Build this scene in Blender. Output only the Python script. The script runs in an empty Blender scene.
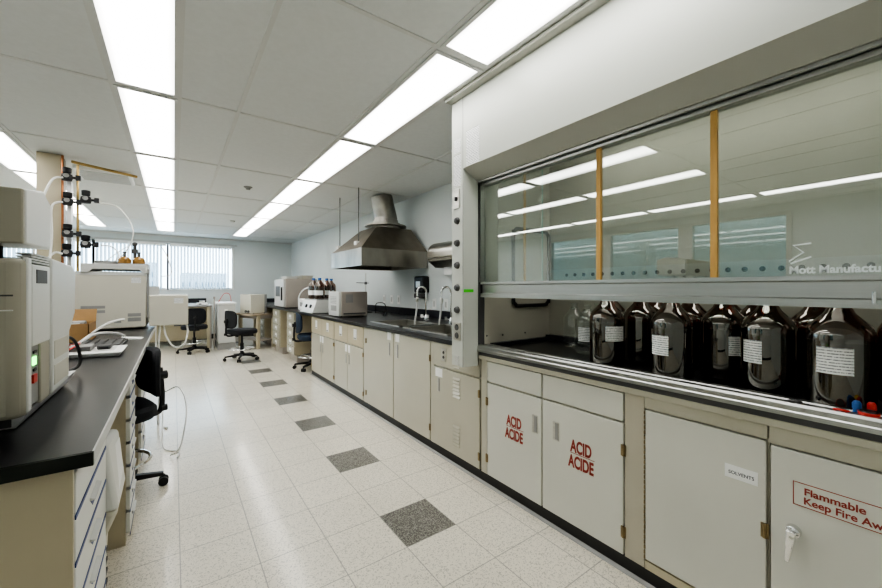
import bpy, bmesh, math, random
from mathutils import Vector, Matrix
random.seed(7)
C = bpy.context.scene.collection
PI = math.pi

# ------------------------------------------------------------------ materials
def nmat(name):
    m = bpy.data.materials.new(name); m.use_nodes = True
    nt = m.node_tree
    return m, nt, nt.nodes['Principled BSDF']

def mat(name, col, rough=.5, metal=0, var=.06, scale=6, bump=0, coat=0, stretch=None, spec=.5):
    m, nt, b = nmat(name)
    N, L = nt.nodes, nt.links
    b.inputs['Roughness'].default_value = rough
    b.inputs['Metallic'].default_value = metal
    b.inputs['Coat Weight'].default_value = coat
    b.inputs['Specular IOR Level'].default_value = spec
    tc = N.new('ShaderNodeTexCoord'); mp = N.new('ShaderNodeMapping')
    L.new(tc.outputs['Object'], mp.inputs[0])
    if stretch: mp.inputs['Scale'].default_value = stretch
    nz = N.new('ShaderNodeTexNoise'); nz.inputs['Scale'].default_value = scale; nz.inputs['Detail'].default_value = 4
    L.new(mp.outputs[0], nz.inputs['Vector'])
    mx = N.new('ShaderNodeMix'); mx.data_type = 'RGBA'
    lo = [max(0, c*(1-var*2)) for c in col[:3]]+[1]; hi = [min(1, c*(1+var)) for c in col[:3]]+[1]
    mx.inputs['A'].default_value = lo; mx.inputs['B'].default_value = hi
    L.new(nz.outputs['Fac'], mx.inputs['Factor']); L.new(mx.outputs['Result'], b.inputs['Base Color'])
    if bump:
        bp = N.new('ShaderNodeBump'); bp.inputs['Strength'].default_value = bump; bp.inputs['Distance'].default_value = .002
        n2 = N.new('ShaderNodeTexNoise'); n2.inputs['Scale'].default_value = scale*12
        L.new(mp.outputs[0], n2.inputs['Vector']); L.new(n2.outputs['Fac'], bp.inputs['Height']); L.new(bp.outputs[0], b.inputs['Normal'])
    return m

def emit(name, col, s):
    m = bpy.data.materials.new(name); m.use_nodes = True; nt = m.node_tree; nt.nodes.clear()
    e = nt.nodes.new('ShaderNodeEmission'); e.inputs[0].default_value = (*col, 1); e.inputs[1].default_value = s
    o = nt.nodes.new('ShaderNodeOutputMaterial'); nt.links.new(e.outputs[0], o.inputs[0])
    return m, nt, e

def thin_glass(name, tint, ior=1.5, base=.0, rough=.01, gcol=(1, 1, 1)):
    m = bpy.data.materials.new(name); m.use_nodes = True; nt = m.node_tree; nt.nodes.clear()
    N, L = nt.nodes, nt.links
    t = N.new('ShaderNodeBsdfTransparent'); t.inputs[0].default_value = (*tint, 1)
    g = N.new('ShaderNodeBsdfGlossy'); g.inputs['Roughness'].default_value = rough; g.inputs[0].default_value = (*gcol, 1)
    ge = N.new('ShaderNodeNewGeometry'); dt = N.new('ShaderNodeVectorMath'); dt.operation = 'DOT_PRODUCT'
    L.new(ge.outputs['Incoming'], dt.inputs[0]); L.new(ge.outputs['Normal'], dt.inputs[1])
    def mm(op, a, b=0, c=0):
        n = N.new('ShaderNodeMath'); n.operation = op; n.use_clamp = op != 'ABSOLUTE'
        for k_, v_ in enumerate((a, b, c)):
            if isinstance(v_, (int, float)): n.inputs[k_].default_value = v_
            else: L.new(v_, n.inputs[k_])
        return n.outputs[0]
    F0 = ((ior-1)/(ior+1))**2 + base
    ad = N.new('ShaderNodeMath'); ad.operation = 'MULTIPLY_ADD'; ad.use_clamp = True
    L.new(mm('POWER', mm('SUBTRACT', 1, mm('ABSOLUTE', dt.outputs['Value'])), 4.5), ad.inputs[0]); ad.inputs[1].default_value = 1-F0; ad.inputs[2].default_value = F0
    mx = N.new('ShaderNodeMixShader'); o = N.new('ShaderNodeOutputMaterial')
    L.new(ad.outputs[0], mx.inputs[0]); L.new(t.outputs[0], mx.inputs[1]); L.new(g.outputs[0], mx.inputs[2]); L.new(mx.outputs[0], o.inputs[0])
    return m

M = {}
M['wall'] = mat('wall_paint', (.72, .765, .765), .75, var=.02, scale=2, bump=.15)
M['ceil'] = mat('ceiling_tile', (.78, .80, .80), .9, var=.03, scale=30, bump=.2)
M['tbar'] = mat('ceiling_tee_bar', (.72, .73, .72), .5, var=.02)
M['cream'] = mat('cream_enamel', (.54, .52, .43), .28, var=.05, scale=3, coat=.45)
M['creamw'] = mat('pale_door_enamel', (.66, .66, .60), .3, var=.03, scale=2.5, coat=.3)
M['tan'] = mat('tan_enamel', (.54, .485, .355), .4, var=.05, scale=4)
M['beige'] = mat('beige_enamel', (.52, .49, .40), .45, var=.05, scale=5)
M['hoodw'] = mat('hood_enamel', (.60, .62, .575), .35, var=.02, scale=3)
M['hoodg'] = mat('hood_bevel_enamel', (.46, .465, .42), .35, var=.03, scale=3)
M['liner'] = mat('hood_liner', (.50, .485, .42), .5, var=.06, scale=5)
M['epoxy'] = mat('black_epoxy', (.022, .022, .024), .28, var=.15, scale=10, bump=.05, spec=.6)
M['epoxy_edge'] = mat('black_epoxy_edge', (.006, .011, .008), .25, var=.2, scale=20)
M['steel'] = mat('brushed_steel', (.60, .59, .55), .3, 1, var=.14, scale=5, stretch=(1, 1, 14), bump=.05)
M['alu'] = mat('aluminium', (.50, .51, .50), .33, 1, var=.08, scale=6, stretch=(6, .6, 20))
M['dsteel'] = mat('stained_canopy_steel', (.33, .29, .24), .36, 1, var=.3, scale=4, stretch=(1, 1, .5))
M['skirtst'] = mat('stained_skirt_steel', (.46, .43, .38), .3, 1, var=.28, scale=5, stretch=(1, 1, .4))
M['duct'] = mat('galvanised_duct', (.42, .40, .36), .34, 1, var=.3, scale=7)
M['chrome'] = mat('chrome', (.8, .8, .8), .12, 1, var=.03)
M['vblack'] = mat('valve_black', (.035, .035, .038), .4, var=.2)
M['black'] = mat('black_plastic', (.015, .015, .017), .4, var=.2)
M['rubber'] = mat('black_rubber_base', (.03, .03, .03), .35, var=.2)
M['greytrim'] = mat('grey_base_strip', (.33, .33, .32), .3, var=.1, coat=.4)
M['dgrey'] = mat('dark_grey', (.10, .10, .10), .5, var=.15)
M['mgrey'] = mat('mid_grey', (.33, .33, .32), .5, var=.08)
M['lgrey'] = mat('light_grey_plastic', (.60, .605, .59), .45, var=.03)
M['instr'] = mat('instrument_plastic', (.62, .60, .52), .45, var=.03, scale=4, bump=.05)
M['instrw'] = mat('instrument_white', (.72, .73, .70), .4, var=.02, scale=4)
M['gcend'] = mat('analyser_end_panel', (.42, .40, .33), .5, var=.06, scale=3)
M['instrd'] = mat('instrument_shade_panel', (.50, .48, .40), .5, var=.04, scale=4)
M['taupe'] = mat('taupe_metal', (.43, .39, .35), .4, var=.05)
M['white'] = mat('white_plastic', (.88, .89, .88), .4, var=.02)
M['wood'] = mat('wooden_strip', (.62, .38, .13), .5, var=.15, scale=8, stretch=(8, 8, 1))
M['tabletop'] = mat('worn_table_top', (.50, .42, .32), .5, var=.2, scale=6)
M['fab'] = mat('black_fabric', (.018, .02, .025), .8, var=.3, scale=40, bump=.4)
M['navy'] = mat('navy_fabric', (.03, .05, .09), .75, var=.3, scale=40, bump=.4)
M['copper'] = mat('copper_pipe', (.50, .22, .11), .3, 1, var=.2)
M['brass'] = mat('brass_fitting', (.55, .40, .18), .3, 1, var=.2)
M['green'] = mat('green_tape', (.12, .75, .08), .5)
M['red'] = mat('red_plastic', (.65, .06, .05), .4)
M['yellow'] = mat('yellow_plastic', (.85, .55, .05), .4)
M['blue'] = mat('blue_plastic', (.05, .16, .45), .4)
M['bluerefl'] = mat('blue_reflection', (.02, .06, .22), .4)  # blue reflection between the white drawer fronts, put into a colour
M['textred'] = mat('red_print', (.33, .055, .04), .5)
M['textdk'] = mat('dark_print', (.04, .05, .08), .5)
M['textwh'] = mat('white_print', (.80, .86, .86), .5)
M['card'] = mat('cardboard', (.42, .26, .12), .8, var=.1, scale=12)
M['foil'] = mat('foil_tape', (.7, .7, .7), .35, .8, var=.1)
M['hinge'] = mat('worn_brass_hinge', (.36, .28, .16), .4, .8, var=.3, scale=40)
M['amberliq'] = mat('amber_flask', (.42, .24, .08), .2, var=.3, scale=14)
M['dkwood'] = mat('dark_backsplash', (.02, .022, .03), .35, var=.2)
M['led'] = emit('green_led', (.1, 1, .1), 2.5)[0]
M['building'] = mat('building_outside', (.26, .31, .35), .8, var=.05, scale=1)
M['bwin'] = mat('building_window', (.08, .12, .16), .3, var=.1)
M['glass'] = thin_glass('sash_glass', (.86, .90, .87), 1.5, .12, .005)
M['edgeglass'] = mat('green_glass_edge', (.30, .50, .46), .15, var=.05)
M['wglass'] = thin_glass('window_glass', (.95, .98, .99), 1.45, 0)
M['iglass'] = thin_glass('interior_glazing', (.5, .55, .53), 1.5, .1)
M['darkliq'] = mat('dark_liquid', (.012, .006, .003), .9, spec=0)
M['clear'] = thin_glass('clear_bottle_glass', (.95, .97, .96), 1.5, .05, .01)
M['amber'] = thin_glass('amber_bottle_glass', (.34, .085, .02), 1.6, .13, .012, (1, .97, .90))
M['hose'] = mat('white_hose', (.80, .80, .77), .4, var=.03)
M['fabblind'] = mat('vertical_blind', (.78, .83, .86), .6, var=.02)
nt = M['fabblind'].node_tree; b = nt.nodes['Principled BSDF']; b.inputs['Transmission Weight'].default_value = 0
tr = nt.nodes.new('ShaderNodeBsdfTranslucent'); tr.inputs[0].default_value = (.8, .88, .93, 1)
mxs = nt.nodes.new('ShaderNodeMixShader'); mxs.inputs[0].default_value = .5
nt.links.new(b.outputs[0], mxs.inputs[1]); nt.links.new(tr.outputs[0], mxs.inputs[2]); nt.links.new(mxs.outputs[0], nt.nodes['Material Output'].inputs[0])

def print_lines_mat(name, dirv='Z', freq=60):
    """white paper with rows of tiny illegible print"""
    m, nt, b = nmat(name); N, L = nt.nodes, nt.links
    tc = N.new('ShaderNodeTexCoord'); sp = N.new('ShaderNodeSeparateXYZ'); L.new(tc.outputs['Generated'], sp.inputs[0])
    s = N.new('ShaderNodeMath'); s.operation = 'MULTIPLY'; s.inputs[1].default_value = freq; L.new(sp.outputs[2], s.inputs[0])
    fr = N.new('ShaderNodeMath'); fr.operation = 'FRACT'; L.new(s.outputs[0], fr.inputs[0])
    g = N.new('ShaderNodeMath'); g.operation = 'GREATER_THAN'; g.inputs[1].default_value = .62; L.new(fr.outputs[0], g.inputs[0])
    mp = N.new('ShaderNodeMapping'); mp.inputs['Scale'].default_value = (25, 25, freq*.8); L.new(tc.outputs['Generated'], mp.inputs[0])
    nz = N.new('ShaderNodeTexNoise'); nz.inputs['Scale'].default_value = 1; L.new(mp.outputs[0], nz.inputs['Vector'])
    g2 = N.new('ShaderNodeMath'); g2.operation = 'GREATER_THAN'; g2.inputs[1].default_value = .44; L.new(nz.outputs['Fac'], g2.inputs[0])
    mu = N.new('ShaderNodeMath'); mu.operation = 'MULTIPLY'; L.new(g.outputs[0], mu.inputs[0]); L.new(g2.outputs[0], mu.inputs[1])
    mx = N.new('ShaderNodeMix'); mx.data_type = 'RGBA'; mx.inputs['A'].default_value = (.88, .89, .88, 1); mx.inputs['B'].default_value = (.25, .26, .28, 1)
    L.new(mu.outputs[0], mx.inputs['Factor']); L.new(mx.outputs['Result'], b.inputs['Base Color']); b.inputs['Roughness'].default_value = .6
    return m
M['paper'] = print_lines_mat('printed_label', freq=9)
M['notice'] = print_lines_mat('printed_notice', freq=22)

def floor_mat():
    m, nt, b = nmat('vinyl_tile_floor'); N, L = nt.nodes, nt.links
    def math_(op, a, bv=None, c=None):
        n = N.new('ShaderNodeMath'); n.operation = op
        for i, v in enumerate((a, bv, c)):
            if v is None: continue
            if isinstance(v, (int, float)): n.inputs[i].default_value = v
            else: L.new(v, n.inputs[i])
        return n.outputs[0]
    tc = N.new('ShaderNodeTexCoord'); sp = N.new('ShaderNodeSeparateXYZ'); L.new(tc.outputs['Object'], sp.inputs[0])
    s = .3048
    gx = math_('DIVIDE', math_('SUBTRACT', sp.outputs[0], .9384), s); gy = math_('DIVIDE', math_('SUBTRACT', sp.outputs[1], 1.5972), s)
    ix, iy = math_('FLOOR', gx), math_('FLOOR', gy); fx, fy = math_('FRACT', gx), math_('FRACT', gy)
    dx = math_('COMPARE', ix, 0, .1); dy = math_('COMPARE', math_('FLOORED_MODULO', iy, 3), 0, .1)
    dark = math_('MULTIPLY', dx, dy)
    e1 = math_('MINIMUM', fx, math_('SUBTRACT', 1, fx)); e2 = math_('MINIMUM', fy, math_('SUBTRACT', 1, fy))
    line = math_('LESS_THAN', math_('MINIMUM', e1, e2), .008)
    vo = N.new('ShaderNodeTexVoronoi'); vo.inputs['Scale'].default_value = 240; L.new(tc.outputs['Object'], vo.inputs['Vector'])
    sv = N.new('ShaderNodeSeparateColor'); L.new(vo.outputs['Color'], sv.inputs[0])
    nz = N.new('ShaderNodeTexNoise'); nz.inputs['Scale'].default_value = 70; nz.inputs['Detail'].default_value = 3; L.new(tc.outputs['Object'], nz.inputs['Vector'])
    speck = math_('MULTIPLY', math_('GREATER_THAN', sv.outputs[0], .72), math_('GREATER_THAN', nz.outputs['Fac'], .47))
    cr = N.new('ShaderNodeMix'); cr.data_type = 'RGBA'; cr.inputs['A'].default_value = (.78, .735, .635, 1); cr.inputs['B'].default_value = (.50, .475, .41, 1)
    L.new(speck, cr.inputs['Factor'])
    dk = N.new('ShaderNodeMix'); dk.data_type = 'RGBA'; dk.inputs['A'].default_value = (.115, .108, .098, 1); dk.inputs['B'].default_value = (.30, .29, .26, 1)
    L.new(math_('GREATER_THAN', sv.outputs[0], .6), dk.inputs['Factor'])
    m1 = N.new('ShaderNodeMix'); m1.data_type = 'RGBA'; L.new(dark, m1.inputs['Factor']); L.new(cr.outputs['Result'], m1.inputs['A']); L.new(dk.outputs['Result'], m1.inputs['B'])
    wn = N.new('ShaderNodeTexWhiteNoise'); wn.noise_dimensions = '2D'; cb = N.new('ShaderNodeCombineXYZ'); L.new(ix, cb.inputs[0]); L.new(iy, cb.inputs[1]); L.new(cb.outputs[0], wn.inputs['Vector'])
    n3 = N.new('ShaderNodeTexNoise'); n3.inputs['Scale'].default_value = 1.4; n3.inputs['Detail'].default_value = 5; L.new(tc.outputs['Object'], n3.inputs['Vector'])
    val = math_('ADD', math_('MULTIPLY_ADD', wn.outputs['Value'], .05, .86), math_('MULTIPLY', n3.outputs['Fac'], .2))
    hv = N.new('ShaderNodeHueSaturation'); L.new(m1.outputs['Result'], hv.inputs['Color']); L.new(val, hv.inputs['Value'])
    m2 = N.new('ShaderNodeMix'); m2.data_type = 'RGBA'; L.new(math_('MULTIPLY', line, .75), m2.inputs['Factor']); L.new(hv.outputs[0], m2.inputs['A']); m2.inputs['B'].default_value = (.30, .29, .26, 1)
    L.new(m2.outputs['Result'], b.inputs['Base Color'])
    b.inputs['Roughness'].default_value = .35; b.inputs['Coat Weight'].default_value = .5
    L.new(math_('MULTIPLY_ADD', n3.outputs['Fac'], .16, .06), b.inputs['Coat Roughness'])
    bp = N.new('ShaderNodeBump'); bp.inputs['Strength'].default_value = .12; bp.inputs['Distance'].default_value = .004
    n4 = N.new('ShaderNodeTexNoise'); n4.inputs['Scale'].default_value = 5; L.new(tc.outputs['Object'], n4.inputs['Vector'])
    L.new(n4.outputs['Fac'], bp.inputs['Height']); L.new(bp.outputs[0], b.inputs['Coat Normal'])
    return m
M['floor'] = floor_mat()

def diffuser_mat():
    m, nt, e = emit('light_diffuser', (1, .985, .95), 1); N, L = nt.nodes, nt.links
    tc = N.new('ShaderNodeTexCoord'); sp = N.new('ShaderNodeSeparateXYZ'); L.new(tc.outputs['Generated'], sp.inputs[0])
    w = N.new('ShaderNodeMath'); w.operation = 'PINGPONG'; w.inputs[1].default_value = .5; L.new(sp.outputs[0], w.inputs[0])
    r = N.new('ShaderNodeMapRange'); r.inputs[1].default_value = 0; r.inputs[2].default_value = .3; r.inputs[3].default_value = .4; r.inputs[4].default_value = 1.12; L.new(w.outputs[0], r.inputs[0])
    nz = N.new('ShaderNodeTexNoise'); nz.inputs['Scale'].default_value = 2.2; L.new(tc.outputs['Object'], nz.inputs['Vector'])
    a = N.new('ShaderNodeMath'); a.operation = 'MULTIPLY'; L.new(r.outputs[0], a.inputs[0])
    r2 = N.new('ShaderNodeMapRange'); r2.inputs[3].default_value = .8; r2.inputs[4].default_value = 1.2; L.new(nz.outputs['Fac'], r2.inputs[0]); L.new(r2.outputs[0], a.inputs[1])
    k = N.new('ShaderNodeMath'); k.operation = 'MULTIPLY'; k.inputs[1].default_value = LIGHT; L.new(a.outputs[0], k.inputs[0]); L.new(k.outputs[0], e.inputs[1])
    return m
LIGHT = 3.4; EXPO = 1.15
M['diff'] = diffuser_mat()

# ------------------------------------------------------------------ mesh builder
class MB:
    def __init__(s): s.bm = bmesh.new()
    def _f(s, vs):
        try: return s.bm.faces.new(vs)
        except ValueError: return None
    def box(s, x0, x1, y0, y1, z0, z1):
        v = [s.bm.verts.new(p) for p in ((x0,y0,z0),(x1,y0,z0),(x1,y1,z0),(x0,y1,z0),(x0,y0,z1),(x1,y0,z1),(x1,y1,z1),(x0,y1,z1))]
        for f in ((3,2,1,0),(4,5,6,7),(0,1,5,4),(1,2,6,5),(2,3,7,6),(3,0,4,7)): s._f([v[i] for i in f])
        return s
    def hexa(s, b, t):   # bottom 4 and top 4 corners
        v = [s.bm.verts.new(p) for p in list(b)+list(t)]
        for f in ((3,2,1,0),(4,5,6,7),(0,1,5,4),(1,2,6,5),(2,3,7,6),(3,0,4,7)): s._f([v[i] for i in f])
        return s
    def prism(s, poly, axis, a, b):
        def P(u, v, w): return {'x': (w,u,v), 'y': (u,w,v), 'z': (u,v,w)}[axis]
        A = [s.bm.verts.new(P(u,v,a)) for u,v in poly]; B = [s.bm.verts.new(P(u,v,b)) for u,v in poly]
        s._f(A[::-1]); s._f(B); n = len(poly)
        for i in range(n): s._f([A[i],A[(i+1)%n],B[(i+1)%n],B[i]])
        return s
    def cyl(s, p0, p1, r, seg=16, r2=None, cap=True):
        p0, p1 = Vector(p0), Vector(p1); d = (p1-p0).normalized(); r2 = r if r2 is None else r2
        u = d.orthogonal().normalized(); w = d.cross(u)
        A = []; B = []
        for i in range(seg):
            a = 2*PI*i/seg; o = u*math.cos(a)+w*math.sin(a)
            A.append(s.bm.verts.new(p0+o*r)); B.append(s.bm.verts.new(p1+o*r2))
        for i in range(seg): s._f([A[i],A[(i+1)%seg],B[(i+1)%seg],B[i]])
        if cap: s._f(A[::-1]); s._f(B)
        return s
    def tube(s, pts, r, seg=8, closed=False, smooth=4):
        pts = [Vector(p) for p in pts]
        if smooth and len(pts) > 2:
            out = []; n = len(pts); rng = n if closed else n-1
            for i in range(rng):
                g = lambda j: pts[j % n] if closed else pts[max(0, min(n-1, j))]
                a, b_, c, d = g(i-1), g(i), g(i+1), g(i+2)
                for k in range(smooth):
                    t = k/smooth
                    out.append(.5*((2*b_)+(c-a)*t+(2*a-5*b_+4*c-d)*t*t+(3*b_-a-3*c+d)*t**3))
            if not closed: out.append(pts[-1])
            pts = out
        n = len(pts); rings = []; up = None
        for i in range(n):
            if closed: t = pts[(i+1)%n]-pts[i-1]
            else: t = pts[min(i+1,n-1)]-pts[max(i-1,0)]
            t.normalize()
            if up is None: up = t.orthogonal().normalized()
            up = (up-t*up.dot(t)); up = up.normalized() if up.length > 1e-6 else t.orthogonal().normalized()
            w = t.cross(up)
            rings.append([s.bm.verts.new(pts[i]+(up*math.cos(2*PI*k/seg)+w*math.sin(2*PI*k/seg))*r) for k in range(seg)])
        for i in range(n if closed else n-1):
            A, B = rings[i], rings[(i+1)%n]
            for k in range(seg): s._f([A[k],A[(k+1)%seg],B[(k+1)%seg],B[k]])
        if not closed: s._f(rings[0][::-1]); s._f(rings[-1])
        return s
    def lathe(s, prof, c=(0,0,0), seg=24, axis='z'):
        rings = []
        for r, z in prof:
            ring = []
            for k in range(seg):
                a = 2*PI*k/seg; x, y = math.cos(a)*max(r,1e-4), math.sin(a)*max(r,1e-4)
                p = {'z': (x,y,z), 'x': (z,x,y), 'y': (x,z,y)}[axis]
                ring.append(s.bm.verts.new((p[0]+c[0], p[1]+c[1], p[2]+c[2])))
            rings.append(ring)
        for A, B in zip(rings, rings[1:]):
            for k in range(seg): s._f([A[k],A[(k+1)%seg],B[(k+1)%seg],B[k]])
        if prof[0][0] > .0005: s._f(rings[0][::-1])
        if prof[-1][0] > .0005: s._f(rings[-1])
        return s
    def sphere(s, c, r, sx=1, sy=1, sz=1, seg=14):
        n = seg//2; prof = [(math.sin(PI*i/n), -math.cos(PI*i/n)) for i in range(n+1)]
        v0 = len(s.bm.verts); s.lathe([(a*r, z*r) for a, z in prof], (0,0,0), seg)
        s.bm.verts.ensure_lookup_table()
        for v in s.bm.verts[v0:]: v.co = Vector((v.co.x*sx+c[0], v.co.y*sy+c[1], v.co.z*sz+c[2]))
        return s
    def build(s, name, m, parent=None, bev=0, world=True, flat=False):
        bmesh.ops.remove_doubles(s.bm, verts=s.bm.verts, dist=2e-5)
        bmesh.ops.recalc_face_normals(s.bm, faces=s.bm.faces)
        off = Vector()
        if parent is not None and world:
            q = parent
            while q: off += q.location; q = q.parent
        if off.length: bmesh.ops.translate(s.bm, verts=s.bm.verts, vec=-off)
        for f in s.bm.faces: f.smooth = not flat
        for e in s.bm.edges:
            if len(e.link_faces) != 2 or e.calc_face_angle(0) > .6: e.smooth = False
        me = bpy.data.meshes.new(name); s.bm.to_mesh(me); s.bm.free()
        o = bpy.data.objects.new(name, me); C.objects.link(o); me.materials.append(M[m] if isinstance(m, str) else m)
        if parent is not None: o.parent = parent
        if bev:
            md = o.modifiers.new('bevel', 'BEVEL'); md.width = bev; md.segments = 2; md.limit_method = 'ANGLE'; md.angle_limit = .6
        return o

def tag(o, label, cat, group=None, kind=None):
    o['label'] = label; o['category'] = cat
    if group: o['group'] = group
    if kind: o['kind'] = kind
    return o
def thing(name, loc, label, cat, group=None):
    o = bpy.data.objects.new(name, None); C.objects.link(o); o.location = loc; o.empty_display_size = .1
    return tag(o, label, cat, group)
def struct(o): o['kind'] = 'structure'; return o
def dup(root, loc, rz=0, label=None, group=None):
    r = root.copy(); C.objects.link(r); r.location = loc; r.rotation_euler = (0, 0, rz)
    if label: r['label'] = label
    if group: r['group'] = group
    for ch in list(root.children):
        c = ch.copy(); C.objects.link(c); c.parent = r
        for g in list(ch.children):
            d = g.copy(); C.objects.link(d); d.parent = c
    return r
def B(*a): return MB().box(*a)
def text(s, size, m, parent, org, right=(0,-1,0), up=(0,0,1), sx=1, bold=0, name='lettering', align='LEFT', thick=.0006, width=None):
    cu = bpy.data.curves.new('t', 'FONT'); cu.body = s; cu.size = size; cu.offset = bold; cu.extrude = thick; cu.align_x = align
    to = bpy.data.objects.new('t', cu); C.objects.link(to)
    me = bpy.data.meshes.new_from_object(to.evaluated_get(bpy.context.evaluated_depsgraph_get()))
    bpy.data.objects.remove(to); bpy.data.curves.remove(cu)
    if width: sx = width/max(v.co.x for v in me.vertices)
    R, U = Vector(right), Vector(up); Nn = R.cross(U); off = Vector()
    q = parent
    while q: off += q.location; q = q.parent
    for v in me.vertices: v.co = Vector(org)-off + R*v.co.x*sx + U*v.co.y + Nn*v.co.z
    me.materials.clear(); me.materials.append(M[m]); me.name = name
    o = bpy.data.objects.new(name, me); C.objects.link(o); o.parent = parent
    return o

# ------------------------------------------------------------------ room shell
XL, XR, YB, YF, H = -4.0, 2.715, 11.1, -2.2, 2.553
struct(B(XL-.1, XR+.1, YF-.1, YB+.1, -.1, 0).build('floor', 'floor'))
struct(B(XL-.1, XR+.1, YF-.1, YB+.1, H, H+.1).build('ceiling', 'ceil'))
struct(B(XR, XR+.1, YF, YB, 0, H).build('wall_right', 'wall'))
struct(B(XL-.1, XR+.1, YF-.1, YF, 0, H).build('wall_front', 'wall'))
# back wall with the window band cut out
WX = [-3.2, -1.44, -.12, 1.25]; WZ0, WZ1 = 1.26, 2.34
w = MB().box(XL, XR, YB, YB+.1, 0, WZ0).box(XL, XR, YB, YB+.1, WZ1, H).box(XL, WX[0], YB, YB+.1, WZ0, WZ1).box(WX[3], XR, YB, YB+.1, WZ0, WZ1)
struct(w.build('wall_back', 'wall'))
LW = [(1.45, 2.8), (2.9, 4.3), (4.4, 5.8)]; LZ0, LZ1 = 1.25, 2.42
w = MB().box(XL-.1, XL, YF, YB, 0, LZ0).box(XL-.1, XL, YF, YB, LZ1, H).box(XL-.1, XL, YF, LW[0][0], LZ0, LZ1).box(XL-.1, XL, LW[-1][1], YB, LZ0, LZ1)
struct(w.build('wall_left', 'wall'))
struct(B(XL, XR, YB-.03, YB, 2.515, H).build('trim_1', 'tbar'))
struct(MB().box(XL, XR, YB-.012, YB, 0, .12).build('baseboard_back', 'rubber'))
struct(MB().box(XL, XL+.012, YF, YB, 0, .12).build('baseboard_left', 'rubber'))
# ceiling tee bars
YS = [3.041+1.439*k for k in range(-3, 6)]
g = MB()
for x in (-3.9, -3.55, -3.22, -2.86, -2.1, -1.45, -1.09, -.315, .03, .379, 1.117, 1.475, 2.1):
    g.box(x-.012, x+.012, YF, YB, H-.006, H)
for y in YS: g.box(XL, XR, y-.012, y+.012, H-.0055, H)
struct(g.build('trim_2', 'tbar'))
struct(B(1.478, 1.56, YF, 2.02, H-.03, H-.006).build('trim_3', 'hoodg', bev=.004))

# windows at the back: frames, glass, blinds
for i in range(3):
    x0, x1 = WX[i], WX[i+1]
    f = MB().box(x0-.02, x0+.02, YB-.02, YB+.06, WZ0-.03, WZ1).box(x1-.02, x1+.02, YB-.02, YB+.06, WZ0-.03, WZ1)
    f.box(x0+.03, x1-.03, YB-.02, YB+.06, WZ0-.03, WZ0+.03).box(x0+.03, x1-.03, YB-.02, YB+.06, WZ1-.05, WZ1)
    fr = struct(f.build('window_%d' % (i+1), 'white'))
    B(x0+.03, x1-.03, YB+.03, YB+.035, WZ0, WZ1-.05).build('window_pane', 'wglass', fr)
    nm = ['left', 'middle', 'right'][i]
    bl = thing('vertical_blind', ((x0+x1)/2, YB-.06, WZ0),
        ['white vertical blind of the leftmost back window, mostly behind the pillar', 'white vertical blind behind the large instrument with amber flasks on top',
         'white vertical blind of the rightmost back window, building seen through it'][i], 'blind', 'vertical blinds on the back windows')
    B(x0+.04, x1-.04, YB-.085, YB-.03, WZ1-.04, WZ1+.02).build('head_rail', 'white', bl)
    n = int((x1-x0-.08)/.066)
    for k in range(n):
        cx = x0+.07+k*.066; a = math.radians(52); hw = .033; dx, dy = hw*math.cos(a), hw*math.sin(a)
        s = MB(); z0, z1 = WZ0+.0, WZ1-.045
        s.hexa([(cx-dx,YB-.055-dy,z0),(cx+dx,YB-.055+dy,z0),(cx+dx,YB-.0535+dy,z0),(cx-dx,YB-.0535-dy,z0)],
               [(cx-dx,YB-.055-dy,z1),(cx+dx,YB-.055+dy,z1),(cx+dx,YB-.0535+dy,z1),(cx-dx,YB-.0535-dy,z1)])
        s.build('slat', 'fabblind', bl)
struct(B(XL, 1.35, YB-.03, YB-.001, 2.37, 2.41).build('trim_4', 'lgrey'))
# interior glazing in the left wall
for i, (y0, y1) in enumerate(LW):
    f = MB().box(XL-.1, XL+.03, y0, y0+.06, LZ0, LZ1).box(XL-.1, XL+.03, y1-.06, y1+.1*(i < 2), LZ0, LZ1).box(XL-.1, XL+.03, y0+.06, y1-.06, LZ0, LZ0+.05).box(XL-.1, XL+.03, y0+.06, y1-.06, LZ1-.05, LZ1)
    fr = struct(f.build('window_%d' % (i+4), 'lgrey'))
    B(XL-.03, XL-.025, y0+.06, y1-.06, LZ0+.05, LZ1-.05).build('window_pane', 'iglass', fr)
struct(B(XL-1.0, XL-.9, YF, YB, 0, H).build('wall_corridor', 'wall'))

# buildings seen through the blinds
def building(x0, x1, y, z0, z1, label, cols, rows):
    t = thing('office_building', ((x0+x1)/2, y, z0), label, 'building', 'buildings outside the back windows')
    B(x0, x1, y, y+4, z0, z1).build('wall', 'building', t)
    w = (x1-x0)/cols; h = (z1-.4-z0)/rows
    m = MB()
    for i in range(cols):
        for j in range(rows): m.box(x0+w*(i+.2), x0+w*(i+.8), y-.03, y+.1, z0+h*(j+.2), z0+h*(j+.75))
    m.build('window', 'bwin', t)
building(.3, 2.4, 24, -6, 2.1, 'pale building seen through the rightmost back blind', 8, 18)
building(-2.0, -.75, 24, -6, 2.6, 'pale building seen through the blind behind the instrument', 5, 18)

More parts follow.
